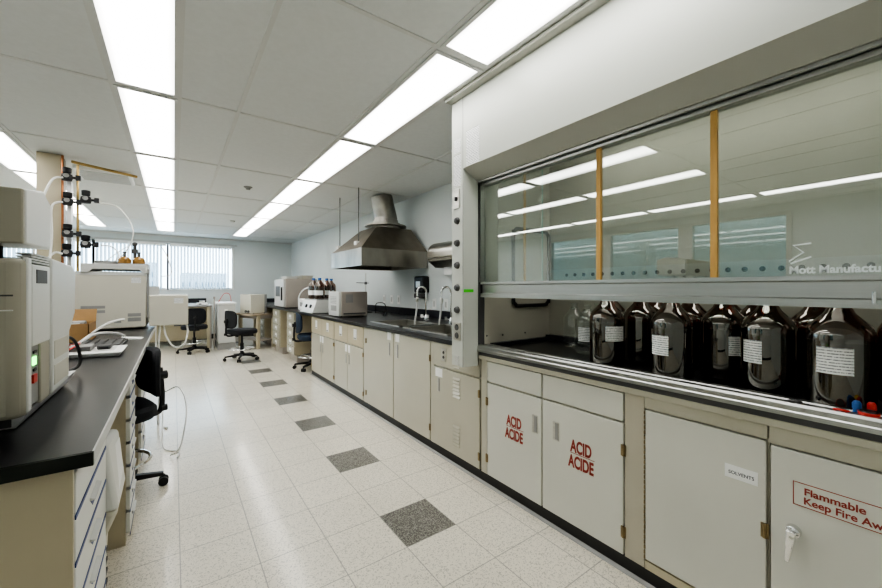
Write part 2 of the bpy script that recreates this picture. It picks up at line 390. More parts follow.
# ------------------------------------------------------------------ ceiling lights
def light_proto():
    t = thing('ceiling_light', (0, 0, H), '', 'light', 'recessed ceiling lights')
    W, L_ = .157, .70
    f = MB().box(-W-.008, -W+.012, -L_, L_, H-.011, H).box(W-.012, W+.008, -L_, L_, H-.011, H).box(-W+.012, W-.012, -L_, -L_+.02, H-.011, H).box(-W+.012, W-.012, L_-.02, L_, H-.011, H)
    o = f.build('frame', 'tbar', None); o.parent = t
    for v in o.data.vertices: v.co.z -= H
    o = B(-W+.012, W-.012, -L_+.02, L_-.02, -.007, -.001).build('diffuser', 'diff', None); o.parent = t
    return t
proto = light_proto(); first = True
ordw = ['nearest', 'second', 'third', 'fourth', 'fifth', 'sixth', 'seventh', 'eighth']
rows = [(1.296, -2, 4, 'in the row above the right-hand bench and fume hood'), (-.1425, -1, 4, 'in the central row straight above the aisle'), (-1.27, -1, 4, 'in the row left of the beige pillar'), (-3.04, -2, 4, 'in the row along the left wall')]
for x, k0, k1, where in rows:
    for n, k in enumerate(range(k0, k1+1)):
        lab = '%s recessed white ceiling light panel %s' % (ordw[n] if n < 8 else 'farthest', where)
        loc = (x, 3.041+1.439*(k+.5), H)
        if first: proto.location = loc; proto['label'] = lab; first = False
        else: dup(proto, loc, 0, lab)
for i, (x, y) in enumerate(((-3.04, -.56), (1.296, -1.27))): dup(proto, (x, y, H), 0, ['recessed ceiling light panel behind the camera along the left wall', 'recessed ceiling light panel behind the camera above the fume hood'][i])

t = thing('ceiling_vent', (-.6, 5.55, H), 'white rectangular ceiling air vent beside the pillar', 'vent')
B(-.85, -.38, 5.30, 5.80, H-.04, H-.002).build('frame', 'white', t, bev=.01)
m = MB()
for k in range(6): m.box(-.82, -.41, 5.34+.075*k, 5.38+.075*k, H-.05, H-.04)
m.build('louvre', 'lgrey', t)
t = thing('smoke_detector', (.757, 5.22, H), 'small round fitting on the ceiling above the aisle', 'detector')
MB().lathe([(.0, -.035), (.022, -.034), (.028, -.02), (.03, -.018), (.05, -.006), (.05, 0)], (.757, 5.22, H)).build('body', 'mgrey', t)
t = thing('smoke_detector', (.9, 8.0, H), 'farther small round fitting on the ceiling near the back wall', 'detector')
MB().lathe([(.0, -.03), (.03, -.028), (.045, -.006), (.045, 0)], (.9, 8.0, H)).build('body', 'lgrey', t)

# ------------------------------------------------------------------ fume hood
FY0, FY1 = -1.0, 2.01
fh = thing('fume_hood', (2.1, .5, 0), 'large pale grey fume hood with sliding glass sash holding amber bottles', 'fume hood')
XF = 1.53
B(XF, XF+.06, FY0, 1.89, 2.062, H-.03).build('upper_panel', 'hoodw', fh)
m = MB().prism([(XF, 2.062), (1.63, 1.993), (1.72, 1.993), (1.70, 2.062)], 'y', FY0, 1.885)
m.build('upper_bevel', 'hoodg', fh)
# left jamb (post)
post = MB().prism([(XF, 2.01), (XF, 1.89), (1.632, 1.872), (1.645, 1.872), (1.645, 2.01)], 'z', .765, H-.03).build('jamb_post', 'hoodw', fh, bev=.003)
B(XF-.0008, XF, 1.889, 1.894, .765, H-.03).build('seam', 'mgrey', post)
B(1.647, 1.70, 1.872, 1.884, .90, 2.0).build('jamb_gap', 'dgrey', post)
MB().hexa([(1.534,1.8880,1.255),(1.607,1.8752,1.255),(1.607,1.8765,1.255),(1.534,1.8895,1.255)],[(1.534,1.8880,1.275),(1.607,1.8752,1.275),(1.607,1.8765,1.275),(1.534,1.8895,1.275)]).build('green_tape', 'green', post)
for z in (1.728, 1.580, 1.433, 1.285, 1.138):
    MB().lathe([(.0, -.022), (.016, -.021), (.022, -.012), (.024, 0)], (XF, 1.947, z), 18, axis='x').build('control_knob', 'dgrey', post)
o = B(XF-.006, XF, 1.915, 1.985, .935, 1.055).build('socket_plate', 'steel', post, bev=.002)
for z in (.968, 1.022): MB().lathe([(0, -.003), (.019, -.003), (.021, 0)], (XF-.006, 1.95, z), 14, axis='x').build('socket', 'dgrey', post)
o = B(XF-.006, XF, 1.925, 1.985, 1.81, 1.935).build('switch_plate', 'steel', post, bev=.002)
B(XF-.016, XF-.006, 1.947, 1.963, 1.86, 1.885).build('switch', 'black', post)
B(XF-.0016, XF, 1.91, 1.985, 1.955, 2.165).build('notice_strip', 'notice', post)
B(XF-.0016, XF, 1.915, 1.985, 2.18, 2.27).build('notice_strip', 'notice', post)
B(XF-.0016, XF, 1.73, 1.855, 2.065, 2.29).build('paper_notice', 'notice', fh)
for k in range(4): B(XF-.004, XF, 1.93, 1.975, .775+k*.016, .783+k*.016).build('vent_slot', 'lgrey', post)
# liner
lx = 2.38
liner = MB().box(1.70, lx, 1.87, 1.885, .885, 2.3).box(lx, lx+.015, FY0, 1.885, .885, 2.3).box(1.70, lx, FY0, FY0+.015, .885, 2.3).box(1.66, lx+.015, FY0, 1.885, 2.3, 2.315).build('liner', 'liner', fh)
B(2.36, 2.378, FY0+.03, 1.85, 1.34, 1.42).build('baffle_strip', 'lgrey', liner)
holes = MB()
for k in range(38):
    y = 1.70-.0705*k
    if y > FY0+.1: holes.cyl((2.358, y, 1.378), (2.36, y, 1.378), .0125, 14)
holes.build('baffle_hole', 'black', liner)['kind'] = 'stuff'
rr = []
for (cx, cz, a0) in ((2.30, 1.655, 0), (2.02, 1.655, 90), (2.02, 1.21, 180), (2.30, 1.21, 270)):
    for a in range(0, 91, 30): rr.append((cx+.055*math.cos(math.radians(a0+a)), 1.858, cz+.055*math.sin(math.radians(a0+a))))
MB().tube(rr, .013, 8, True, 2).build('port_gasket', 'black', liner)
for x, z in ((1.70, .96), (1.85, .955), (2.08, .955)): MB().lathe([(0, -.004), (.006, -.003), (.007, 0)], (x+.02, 1.87, z), 8, axis='y').build('screw', 'dgrey', liner)
B(2.33, 2.378, FY0+.02, 1.868, .886, .925).build('rear_curb', 'dkwood', liner)
B(1.75, 2.33, 1.83, 1.868, .886, .91).build('side_curb', 'dkwood', liner)
hl = bpy.data.lights.new('hood_lamp', 'AREA'); hl.shape = 'RECTANGLE'; hl.size = .25; hl.size_y = 1.6; hl.energy = 2.5; hl.color = (1, .97, .9)
ho = bpy.data.objects.new('hood_lamp', hl); C.objects.link(ho); ho.location = (2.1, .7, 2.28)
# worktop and airfoil
B(1.66, 2.395, FY0, 1.885, .855, .885).build('worktop', 'epoxy', fh)
af = MB().prism([(1.634, .863), (1.634, .878), (1.638, .882), (1.638, .898), (1.645, .906), (1.668, .908), (1.674, .900), (1.695, .900), (1.700, .906), (1.735, .906), (1.742, .886), (1.655, .886), (1.648, .863)], 'y', FY0, 1.872)
af.build('airfoil', 'alu', fh)
B(1.652, 1.662, FY0, 1.872, .838, .872).build('airfoil_gap', 'dgrey', fh)
B(1.648, 1.662, FY0, 1.872, .812, .838).build('airfoil_ledge', 'cream', fh, bev=.003)
# sash: tracks, rail, stiles, glass
B(1.640, 1.655, FY0, 1.87, 1.978, 1.993).build('upper_track', 'alu', fh, bev=.002)
B(1.664, 1.715, FY0, 1.87, 1.960, 1.989).build('lower_track', 'alu', fh, bev=.003)
B(1.655, 1.70, 1.858, 1.871, 1.32, 1.99).build('sash_stile', 'alu', fh)
B(1.700, 1.712, 1.856, 1.869, 1.32, 1.965).build('side_strip', 'hoodg', fh)
rail = MB().prism([(1.655, 1.222), (1.655, 1.247), (1.672, 1.252), (1.672, 1.302), (1.655, 1.307), (1.655, 1.322), (1.715, 1.322), (1.715, 1.222)], 'y', FY0, 1.862).build('sash_rail', 'alu', fh)
MB().cyl((1.655, .148, 1.235), (1.655, .148, 1.272), .006, 10).build('rail_pin', 'chrome', rail)
for y0, y1, x, nm in ((1.00, 1.862, 1.688, 1), (.50, 1.40, 1.70, 2), (-.5, .56, 1.688, 1), (-.98, -.4, 1.70, 2)):
    pass
B(1.686, 1.690, 1.03, 1.858, 1.322, 1.965).build('sash_glass', 'glass', fh)
B(1.686, 1.690, .555, 1.02, 1.322, 1.965).build('sash_glass', 'glass', fh)
B(1.686, 1.690, FY0, .545, 1.322, 1.965).build('sash_glass', 'glass', fh)
B(1.700, 1.703, 1.39, 1.84, 1.322, 1.965).build('sliding_glass', 'wglass', fh)
B(1.698, 1.705, 1.385, 1.39, 1.322, 1.965).build('glass_edge', 'edgeglass', fh)
for y in (1.028, .552): B(1.676, 1.69, y-.011, y+.011, 1.322, 1.965).build('wooden_strip', 'wood', fh)
B(1.70, 1.71, 1.515, 1.527, 1.322, 1.965).build('wooden_strip', 'wood', fh)
text('Mott Manufacturing', .034, 'textwh', fh, (1.6855, .339, 1.331), width=.252, bold=.0012, thick=.0002)
sg = MB()
pts = [(.285, 1.428), (.328, 1.424), (.303, 1.400), (.338, 1.372), (.334, 1.364), (.285, 1.384)]
sg.tube([(1.6852, y, z) for y, z in pts], .0028, 6, False, 0)
sg.build('maker_emblem', 'textwh', fh)

# ------------------------------------------------------------------ base cabinets under the hood
XC = 1.66
def cab_carcass(t, y0, y1, z0=.066, z1=.85, m='cream', x1=2.6, name='carcass'):
    return B(XC+.02, x1, y0, y1, z0, z1).build(name, m, t)
def hinge(par, y, z, h=.05):
    MB().cyl((XC-.002, y, z), (XC-.002, y, z+h), .0065, 8).box(XC-.003, XC+.001, y-.011, y+.011, z, z+h).build('hinge', 'hinge', par)
def front(t, y0, y1, z0, z1, m='creamw', name='cabinet_door', bev=.003):
    return B(XC, XC+.019, y0+.003, y1-.003, z0+.003, z1-.003).build(name, m, t, bev=bev)
def pull(par, y, z, h=.1, w=.04):
    B(XC-.002, XC, y-w/2, y+w/2, z, z+h).build('pull_plate', 'steel', par, bev=.0008)
    B(XC-.0035, XC-.002, y-w*.38, y+w*.12, z+.006, z+h-.006).build('pull_recess', 'mgrey', par)

ac = thing('acid_cabinet', (2.1, 1.35, .066), 'pale grey two-door acid cabinet under the fume hood marked ACID ACIDE in red', 'cabinet')
cab_carcass(ac, .80, 1.87, z1=.812)
d1 = front(ac, 1.358, 1.805, .066, .668); d2 = front(ac, .893, 1.355, .066, .668)
front(ac, 1.358, 1.805, .672, .808, name='upper_panel'); front(ac, .893, 1.355, .672, .808, name='upper_panel')
B(XC+.004, XC+.02, .805, .89, .066, .812).build('stile', 'beige', ac); B(XC+.004, XC+.02, 1.808, 1.862, .066, .812).build('stile', 'cream', ac)
pull(d1, 1.405, .465); pull(d2, 1.262, .468)
for d, y in ((d1, 1.803), (d2, .895)):
    hinge(d, y, .15); hinge(d, y, .52)
for d, yl, z, s in ((d1, 1.625, .449, 1), (d2, 1.172, .447, 1.0)):
    text('ACID', .085, 'textred', d, (XC-.0008, yl, z), width=.118, bold=.0028)
    text('ACIDE', .085, 'textred', d, (XC-.0008, yl+.012, z-.079), width=.142, bold=.0028)
    B(XC-.0012, XC, yl-.135, yl+.003, z-.009, z-.0065).build('lettering', 'textred', d)

sc = thing('solvent_cabinet', (2.1, .6, .066), 'pale grey cabinet door under the fume hood with a small SOLVENTS label', 'cabinet')
cab_carcass(sc, .387, .798, z1=.812)
d = front(sc, .390, .802, .105, .757); B(XC+.002, XC+.019, .39, .802, .762, .812).build('upper_panel', 'cream', sc)
B(XC+.002, XC+.019, .39, .802, .066, .10).build('lower_rail', 'tan', sc)
hinge(d, .396, .42, .05)
hg = MB()
for k in range(30): hg.box(XC-.002, XC+.001, .799, .804, .11+k*.0216, .124+k*.0216)
hg.build('piano_hinge', 'hinge', d)
lb = B(XC-.0012, XC, .415, .511, .588, .636).build('paper_label', 'white', d)
text('SOLVENTS', .0165, 'textdk', lb, (XC-.0016, .500, .604), width=.075, bold=.0002, thick=.0002)

fc = thing('flammables_cabinet', (2.1, 0, .066), 'pale grey cabinet with chrome lever handle and red Flammable Keep Fire Away sign', 'cabinet')
cab_carcass(fc, FY0, .384, z1=.812)
d = front(fc, -.15, .384, .075, .748); B(XC+.002, XC+.019, -1.0, .384, .752, .812).build('upper_panel', 'cream', fc)
d_ = front(fc, -.95, -.155, .075, .748)
sgn = B(XC-.001, XC, -.06, .324, .572, .649).build('sign', 'creamw', d)
fr = MB()
for a in ((-.06, .324, .6465, .649), (-.06, .324, .572, .5745), (.3215, .324, .572, .649), (-.06, -.0575, .572, .649)): fr.box(XC-.0016, XC-.001, *a)
fr.build('sign_border', 'textred', d)
text('Flammable', .031, 'textred', d, (XC-.0014, .298, .613), width=.134, bold=.0007, thick=.0003)
text('Keep Fire Away', .031, 'textred', d, (XC-.0014, .299, .583), width=.195, bold=.0007, thick=.0003)
hd = MB().lathe([(0, -.022), (.012, -.022), (.018, -.018), (.02, 0)], (XC, .322, .485), 16, axis='x').build('handle', 'chrome', d)
MB().hexa([(XC-.034, .328, .388), (XC-.024, .328, .388), (XC-.024, .340, .388), (XC-.034, .340, .388)], [(XC-.036, .309, .492), (XC-.02, .309, .492), (XC-.02, .335, .492), (XC-.036, .335, .492)]).build('handle', 'chrome', d, bev=.003)
MB().lathe([(0, -.037), (.006, -.037), (.006, -.03)], (XC, .322, .474), 10, axis='x').build('lock', 'steel', d)

# base strip
struct(MB().prism([(1.70, 0), (1.662, 0), (1.664, .006), (1.672, .03), (1.672, .066), (1.70, .066)], 'y', FY0, 5.64).build('baseboard_right', 'rubber'))
struct(MB().prism([(1.661, 0), (1.645, 0), (1.645, .005), (1.6615, .012)], 'y', FY0, 5.64).build('trim_5', 'greytrim'))

# ------------------------------------------------------------------ right bench cabinets
def small_tag(par, y, z, w=.05, h=.07):
    B(XC-.0012, XC, y-w/2, y+w/2, z, z+h).build('paper_tag', 'white', par)
lc = thing('louvred_cabinet', (2.1, 2.14, .066), 'cream cabinet with louvre vents, half behind the fume hood post', 'cabinet')
cab_carcass(lc, 1.874, 2.46, z1=.74)
B(XC+.004, XC+.02, 2.42, 2.462, .066, .865).build('stile', 'cream', lc)
dr = front(lc, 1.874, 2.418, .68, .865, 'cream', 'upper_panel'); d = front(lc, 1.874, 2.418, .066, .675, 'cream')
o = B(XC-.005, XC, 2.25, 2.31, .73, .825).build('socket_plate', 'steel', dr, bev=.002); 
for z in (.76, .795): MB().lathe([(0, -.008), (.010, -.008), (.012, -.005)], (XC, 2.28, z), 10, axis='x').build('socket', 'dgrey', dr)
for z0, n in ((.485, 6), (.14, 6)):
    for k in range(n): MB().prism([(XC, z0+k*.026), (XC-.008, z0+k*.026+.004), (XC, z0+k*.026+.018)], 'y', 2.085, 2.165).build('louvre', 'cream', d)
for k in range(2): MB().prism([(XC, .70+k*.026), (XC-.008, .704+k*.026), (XC, .718+k*.026)], 'y', 2.085, 2.165).build('louvre', 'cream', dr)
small_tag(d, 2.345, .60, .09, .065); pull(d, 2.345, .485, .11, .035)
hinge(d, 1.88, .13); hinge(d, 1.88, .55)

sk = thing('sink_cabinet', (2.1, 3.1, .066), 'wide cream two-door cabinet under the sinks', 'cabinet')
cab_carcass(sk, 2.463, 3.69, z1=.74)
B(XC+.005, XC+.02, 2.463, 3.69, .74, .865).build('top_rail', 'cream', sk)
d1 = front(sk, 3.08, 3.688, .066, .86, 'cream'); d2 = front(sk, 2.465, 3.076, .066, .86, 'cream')
small_tag(d1, 3.16, .79, .075, .075); pull(d1, 3.155, .64, .13, .03); small_tag(d2, 3.0, .79, .075, .075); pull(d2, 3.0, .64, .13, .03)
hinge(d2, 2.47, .15); hinge(d2, 2.47, .70); hinge(d1, 3.684, .15); hinge(d1, 3.684, .70)

def drawer_cab(y0, y1, label):
    t = thing('drawer_cabinet', (2.1, (y0+y1)/2, .066), label, 'cabinet', 'drawer and door cabinets under the right bench')
    cab_carcass(t, y0, y1, z1=.74); ym = (y0+y1)/2
    for a, b in ((ym, y1-.005), (y0+.005, ym)):
        d = front(t, a, b, .63, .86, 'tan', 'drawer'); c = (a+b)/2
        small_tag(d, c, .70, .085, .12); B(XC-.012, XC-.0012, c-.025, c+.025, .71, .722).build('pull', 'steel', d)
        d = front(t, a, b, .066, .625, 'cream'); s = -1 if a == ym else 1
        e = a+.045 if a == ym else b-.045
        small_tag(d, e, .53, .06, .085); pull(d, e, .39, .12, .03)
        hinge(d, (b-.004 if a == ym else a+.004), .12, .045); hinge(d, (b-.004 if a == ym else a+.004), .54, .045)
drawer_cab(4.665, 5.63, 'cream base cabinet with two drawers, beside the tucked navy chair')
drawer_cab(3.752, 4.66, 'cream base cabinet with two drawers, next to the sink cabinet')
B(XC+.004, XC+.02, 3.69, 3.752, .066, .865).build('stile', 'cream', sk)

def pedestal(y0, y1, label, x0=XC, n=5):
    t = thing('drawer_pedestal', (x0+.3, (y0+y1)/2, 0), label, 'drawers', 'drawer pedestals under the right bench')
    B(x0+.02, x0+.75, y0, y1, .13, .865).build('carcass', 'tan', t)
    B(x0+.06, x0+.72, y0+.02, y1-.02, 0, .13).build('plinth', 'taupe', t)
    h = (.86-.14)/n
    for k in range(n):
        d = B(x0, x0+.019, y0+.01, y1-.01, .14+k*h, .14+(k+1)*h-.012).build('drawer', 'cream', t, bev=.003); c = (y0+y1)/2
        B(x0-.002, x0, c-.08, c+.08, .14+k*h+.03, .14+k*h+.1).build('label_holder', 'white', d)
        B(x0-.015, x0-.002, c-.05, c+.05, .14+k*h+.04, .14+k*h+.052).build('pull', 'steel', d)
    return t
pedestal(6.62, 7.12, 'tan pedestal of drawers under the right bench, behind the navy chair')
pedestal(7.68, 8.30, 'tan pedestal of drawers under the right bench, beside the low table')
pedestal(9.2, 9.75, 'tan pedestal of drawers under the right bench in the back corner')

# bench top with two sink openings
bt = thing('laboratory_bench', (2.17, 6, .87), 'long black epoxy bench top along the right wall with two sinks', 'bench')
X0 = 1.64; S1 = (1.82, 2.27, 3.25, 3.87); S2 = (1.80, 2.27, 2.42, 3.10)
m = MB().box(X0, XR-.002, S1[3], 11.09, .868, .90).box(X0, XR-.002, S2[3], S1[2], .868, .90).box(X0, XR-.002, 2.012, S2[2], .868, .90)
for S_ in (S1, S2): m.box(X0, S_[0], S_[2], S_[3], .868, .90).box(S_[1], XR-.002, S_[2], S_[3], .868, .90)
m.build('slab', 'epoxy', bt)
B(XR-.02, XR-.002, 2.012, 11.06, .90, 1.0).build('backsplash', 'dkwood', bt)
B(1.64, XR-.002, 11.065, 11.09, .90, 1.0).build('end_upstand', 'dkwood', bt)
for i, S_ in enumerate((S1, S2)):
    t = thing('sink', ((S_[0]+S_[1])/2, (S_[2]+S_[3])/2, .9), ['stainless steel sink farther from the fume hood', 'stainless steel sink nearest the fume hood post'][i], 'sink', 'bench sinks')
    x0, x1, y0, y1 = S_; r = .018
    rim = MB()
    rim.box(x0-r, x0+.003, y0-r, y1+r, .9, .908).box(x1-.003, x1+r, y0-r, y1+r, .9, .908).box(x0, x1, y0-r, y0+.003, .9, .908).box(x0, x1, y1-.003, y1+r, .9, .908)
    rim.build('rim', 'steel', t)
    e = .003
    bs = MB().box(x0+e, x0+.009, y0+e, y1-e, .75, .90).box(x1-.009, x1-e, y0+e, y1-e, .75, .90).box(x0+e, x1-e, y0+e, y0+.009, .75, .90).box(x0+e, x1-e, y1-.009, y1-e, .75, .90).box(x0+e, x1-e, y0+e, y1-e, .745, .752)
    bs.build('basin', 'steel', t)
    MB().lathe([(0, .002), (.03, .003), (.035, 0)], ((x0+x1)/2, (y0+y1)/2, .753)).build('drain', 'dgrey', t)
for i, (x, y) in enumerate(((2.38, 3.62), (2.38, 3.14))):
    t = thing('faucet', (x, y, .9), ['chrome gooseneck faucet below the black soap dispenser', 'chrome gooseneck faucet nearest the fume hood post'][i], 'faucet', 'gooseneck faucets at the sinks')
    MB().lathe([(.035, 0), (.035, .012), (.022, .02), (.018, .06), (.01, .075)], (x, y, .9), 20).build('base', 'chrome', t)
    for s in (-1, 1):
        MB().cyl((x, y, .94), (x-.02, y+.06*s, .955), .009, 10).cyl((x-.02, y+.06*s, .94), (x-.02, y+.06*s, .975), .018, 12).build('valve_handle', 'white' if i == 0 else 'chrome', t)
    pts = [(x, y, .96), (x, y, 1.1), (x, y, 1.22)]
    for a in range(0, 181, 20): pts.append((x-.045+.045*math.cos(math.radians(a)), y+.025-.025*math.cos(math.radians(a)), 1.235+.06*math.sin(math.radians(a))))
    pts.append((x-.09, y+.05, 1.19))
    sp = MB().tube(pts, .011, 10, smooth=3).build('spout', 'chrome', t)
    MB().lathe([(.012, 0), (.019, .01), (.019, .05), (.012, .06)], (x-.09, y+.05, 1.12), 14).build('nozzle', 'steel' if i == 0 else 'instrw', t)
    MB().tube([(x-.09, y+.05, 1.12), (x-.10, y+.05, 1.02), (x-.125, y+.055, .85)], .011, 10).build('hose', 'lgrey', t)
t = thing('bench_tap', (2.35, 4.62, .9), 'small dark bench gas tap beyond the sinks', 'tap')
MB().lathe([(.025, 0), (.02, .02), (.01, .03), (.01, .07), (.014, .08)], (2.35, 4.62, .9), 14).build('base', 'dgrey', t)
MB().cyl((2.30, 4.62, .965), (2.40, 4.62, .965), .008, 8).build('nozzle', 'dgrey', t)
t = thing('wire_stand', (2.5, 4.75, .9), 'thin black wire loop standing on the bench behind the grey box', 'stand')
MB().tube([(2.5, 5.2, .9), (2.5, 5.2, 1.02), (2.5, 5.12, 1.06), (2.5, 4.9, 1.05), (2.5, 4.85, .9)], .006, 6).build('loop', 'black', t)

# wall fittings
for i, (y, z) in enumerate(((5.33, 1.11), (5.08, 1.11), (4.86, 1.11), (3.93, 1.08), (3.68, 1.08))):
    t = thing('wall_outlet', (XR, y, z), ['farthest of the three white wall outlet plates behind the sinks', 'middle of the three white wall outlet plates behind the sinks', 'nearest of the three white wall outlet plates behind the sinks',
        'white wall plate just right of the black soap dispenser', 'white wall plate nearest the fume hood post'][i], 'outlet', 'outlet plates on the right wall')
    B(XR-.008, XR, y-.04, y+.04, z-.065, z+.065).build('plate', 'white', t, bev=.003)
    B(XR-.011, XR-.008, y-.018, y+.018, z-.035, z+.035).build('socket', 'lgrey', t)
t = thing('soap_dispenser', (XR, 4.25, 1.3), 'black wall-mounted soap dispenser above the far sink faucet', 'dispenser')
B(XR-.10, XR, 4.05, 4.28, 1.22, 1.44).build('housing', 'black', t, bev=.02)
MB().box(XR-.115, XR-.02, 4.07, 4.26, 1.15, 1.215).build('lever', 'dgrey', t, bev=.015)
B(XR-.104, XR-.1, 4.12, 4.22, 1.29, 1.37).build('window', 'steel', t)
t = thing('paper_towel_dispenser', (XR, 3.75, 1.6), 'stainless steel paper towel dispenser on the right wall', 'dispenser')
prof = [(XR-.001, 1.83)]
for a in range(90, 181, 15): prof.append((XR-.10+.14*math.cos(math.radians(a)), 1.69+.14*math.sin(math.radians(a))))
prof += [(XR-.24, 1.64)]
MB().prism(prof+[(XR-.001, 1.64)], 'y', 3.22, 3.74).build('cover', 'steel', t)
MB().prism([(XR-.24, 1.632), (XR-.23, 1.60), (XR-.13, 1.53), (XR-.001, 1.53), (XR-.001, 1.632)], 'y', 3.23, 3.73).build('tray', 'duct', t)
B(XR-.10, XR-.09, 3.37, 3.59, 1.44, 1.529).build('paper_towel', 'white', t)

# canopy hood
ch = thing('canopy_hood', (2.27, 4.7, 1.53), 'stained stainless steel canopy exhaust hood with angled duct above the bench', 'extractor hood')
x0, x1, y0, y1 = 1.775, 2.695, 4.07, 5.08
tx0, tx1, ty0, ty1 = 2.11, 2.62, 4.36, 4.88
m = MB(); z0, z1, z2 = 1.548, 1.758, 2.075
b0 = [(x0,y0,z0),(x1,y0,z0),(x1,y1,z0),(x0,y1,z0)]; b1 = [(x0,y0,z1),(x1,y0,z1),(x1,y1,z1),(x0,y1,z1)]; b2 = [(tx0,ty0,z2),(tx1,ty0,z2),(tx1,ty1,z2),(tx0,ty1,z2)]
V = [[m.bm.verts.new(p) for p in r] for r in (b0, b1, b2)]
for i in range(4): m._f([V[0][i], V[0][(i+1)%4], V[1][(i+1)%4], V[1][i]])
sk_ = m.build('skirt', 'skirtst', ch, flat=True)
md = sk_.modifiers.new('s', 'SOLIDIFY'); md.thickness = .012
m = MB()
V = [[m.bm.verts.new(p) for p in r] for r in (b1, b2)]
for i in range(4): m._f([V[0][i], V[0][(i+1)%4], V[1][(i+1)%4], V[1][i]])
m._f(V[1]); sk_ = m.build('canopy', 'dsteel', ch, flat=True)
md = sk_.modifiers.new('s', 'SOLIDIFY'); md.thickness = .008
MB().hexa([(2.27,4.262,1.955),(2.40,4.262,1.955),(2.40,4.268,1.955),(2.27,4.268,1.955)],[(2.27,4.280,1.978),(2.40,4.280,1.978),(2.40,4.286,1.978),(2.27,4.286,1.978)]).build('maker_plate', 'alu', ch)
dc = thing('exhaust_duct', (2.3, 4.7, 2.1), 'angled round metal duct from the canopy hood to the ceiling', 'duct')
MB().lathe([(.20, -.005), (.20, .035), (.285, .037), (.285, .052), (.0, .052)], (2.37, 4.62, 2.082), 28).build('flange', 'duct', dc)
MB().lathe([(.20, .052), (.20, .085), (.17, .09), (.17, .13), (.155, .135), (.155, .16)], (2.37, 4.62, 2.082), 28).build('collar', 'duct', dc)
MB().cyl((2.39, 4.62, 2.20), (2.31, 4.64, H-.007), .15, 28).build('pipe', 'duct', dc)
for y in (4.42, 5.07):
    t = thing('hanger_rod', (1.89, y, 1.9), 'thin threaded rod holding the canopy hood, %s one' % ('nearer' if y < 4.6 else 'farther'), 'rod', 'threaded rods of the canopy hood')
    MB().cyl((1.89, y, 1.82), (1.89, y, H-.006), .006, 8).build('rod', 'dgrey', t)
    B(1.845, 1.885, y-.04, y+.04, 1.785, 1.87).build('bracket', 'instrw', t)
    B(1.87, 1.93, y-.03, y+.03, 1.86, 1.868).build('washer_plate', 'dgrey', t)

# ------------------------------------------------------------------ bottles in the hood
def bottle_parts(t, r, h, m, seg=32):
    hb = h*.62
    prof = [(r*.86, 0), (r*.97, .008), (r, .02), (r, hb), (r*.97, hb+r*.2), (r*.87, hb+r*.42), (r*.66, hb+r*.66), (r*.46, hb+r*.88), (r*.33, hb+r*1.15), (.021, h-.04), (.019, h-.028), (.019, h-.012), (.023, h-.010), (.023, h)]
    return MB().lathe(prof, (0,0,0), seg).build('glass_body', m, t, world=False)
def sector(par, r, a0, a1, z0, z1, m='paper', name='paper_label'):
    mb = MB(); n = 10; rows_ = []
    for k in range(n+1):
        a = math.radians(a0+(a1-a0)*k/n)
        rows_.append([mb.bm.verts.new((math.cos(a)*(r+.0012), math.sin(a)*(r+.0012), z)) for z in (z0, z1)])
    for A, B_ in zip(rows_, rows_[1:]): mb._f([A[0], B_[0], B_[1], A[1]])
    return mb.build(name, m, par, world=False)
ZW = .8935
R_ = .083; HB = .375
bl = [ # x, y, label(start,end offsets about camera-facing angle), z range, text
 (1.815, 1.065, (-5, 62), (.125, .20), 'large amber glass bottle with white label, leftmost of the amber front row'),
 (2.00, .985, None, None, 'large amber glass bottle without visible label, second from the left'),
 (1.785, .745, (-62, -8), (.10, .185), 'large amber bottle with white label on its left side, third from left'),
 (1.93, .600, (12, 60), (.11, .19), 'large amber bottle with a white label on its right side, mid-row'),
 (1.835, .428, (-58, -12), (.11, .195), 'large amber bottle with label at its left edge, left of the colourful caps'),
 (1.785, .235, (-38, 22), (.115, .20), 'large amber bottle with a wide white label behind the loose caps'),
 (2.09, 1.20, None, None, 'amber bottle in the back row behind the leftmost amber bottle'),
 (2.13, .80, None, None, 'amber bottle in the back row between the second and third front bottles'),
 (2.11, .53, None, None, 'amber bottle in the back row behind the mid-row labelled bottle'),
 (2.03, .33, None, None, 'amber bottle in the back row between the two rightmost labelled bottles'),
 (1.985, .09, None, None, 'amber bottle at the right edge behind the wide-labelled bottle'),
 (1.80, .045, None, None, 'amber bottle cut off by the right edge of the picture'),
 (2.235, 1.02, None, None, 'amber bottle against the hood rear, behind the second bottle'),
 (2.24, .68, None, None, 'amber bottle against the hood rear near the middle'),
]
proto_b = None
for (x, y, la, zr, lab) in bl:
    if proto_b is None:
        t = thing('amber_bottle', (0,0,0), lab, 'bottle', 'large amber bottles in the fume hood'); bottle_parts(t, R_, HB, 'amber', 40)
        MB().lathe([(.0255, HB-.030), (.0255, HB+.001), (0, HB+.002)], (0,0,0), 18).build('cap', 'black', t, world=False)
        bm_ = MB().tube([(.021, 0, HB-.035), (.045, 0, HB-.04), (.05, 0, HB-.055), (.032, 0, HB-.068)], .006, 6).build('finger_ring', 'amber', t, world=False)
        MB().lathe([(0, .008), (R_*.93, .010), (R_*.95, .03), (R_*.95, .215), (0, .216)], (0,0,0), 24).build('contents', 'darkliq', t, world=False)
        proto_b = t; t = dup(proto_b, (x, y, ZW), 0, lab)
    else: t = dup(proto_b, (x, y, ZW), 0, lab)
    t.rotation_euler.z = 0
    if la:
        a = math.degrees(math.atan2(-y, -x))
        sector(t, R_, a+la[0], a+la[1], *zr)
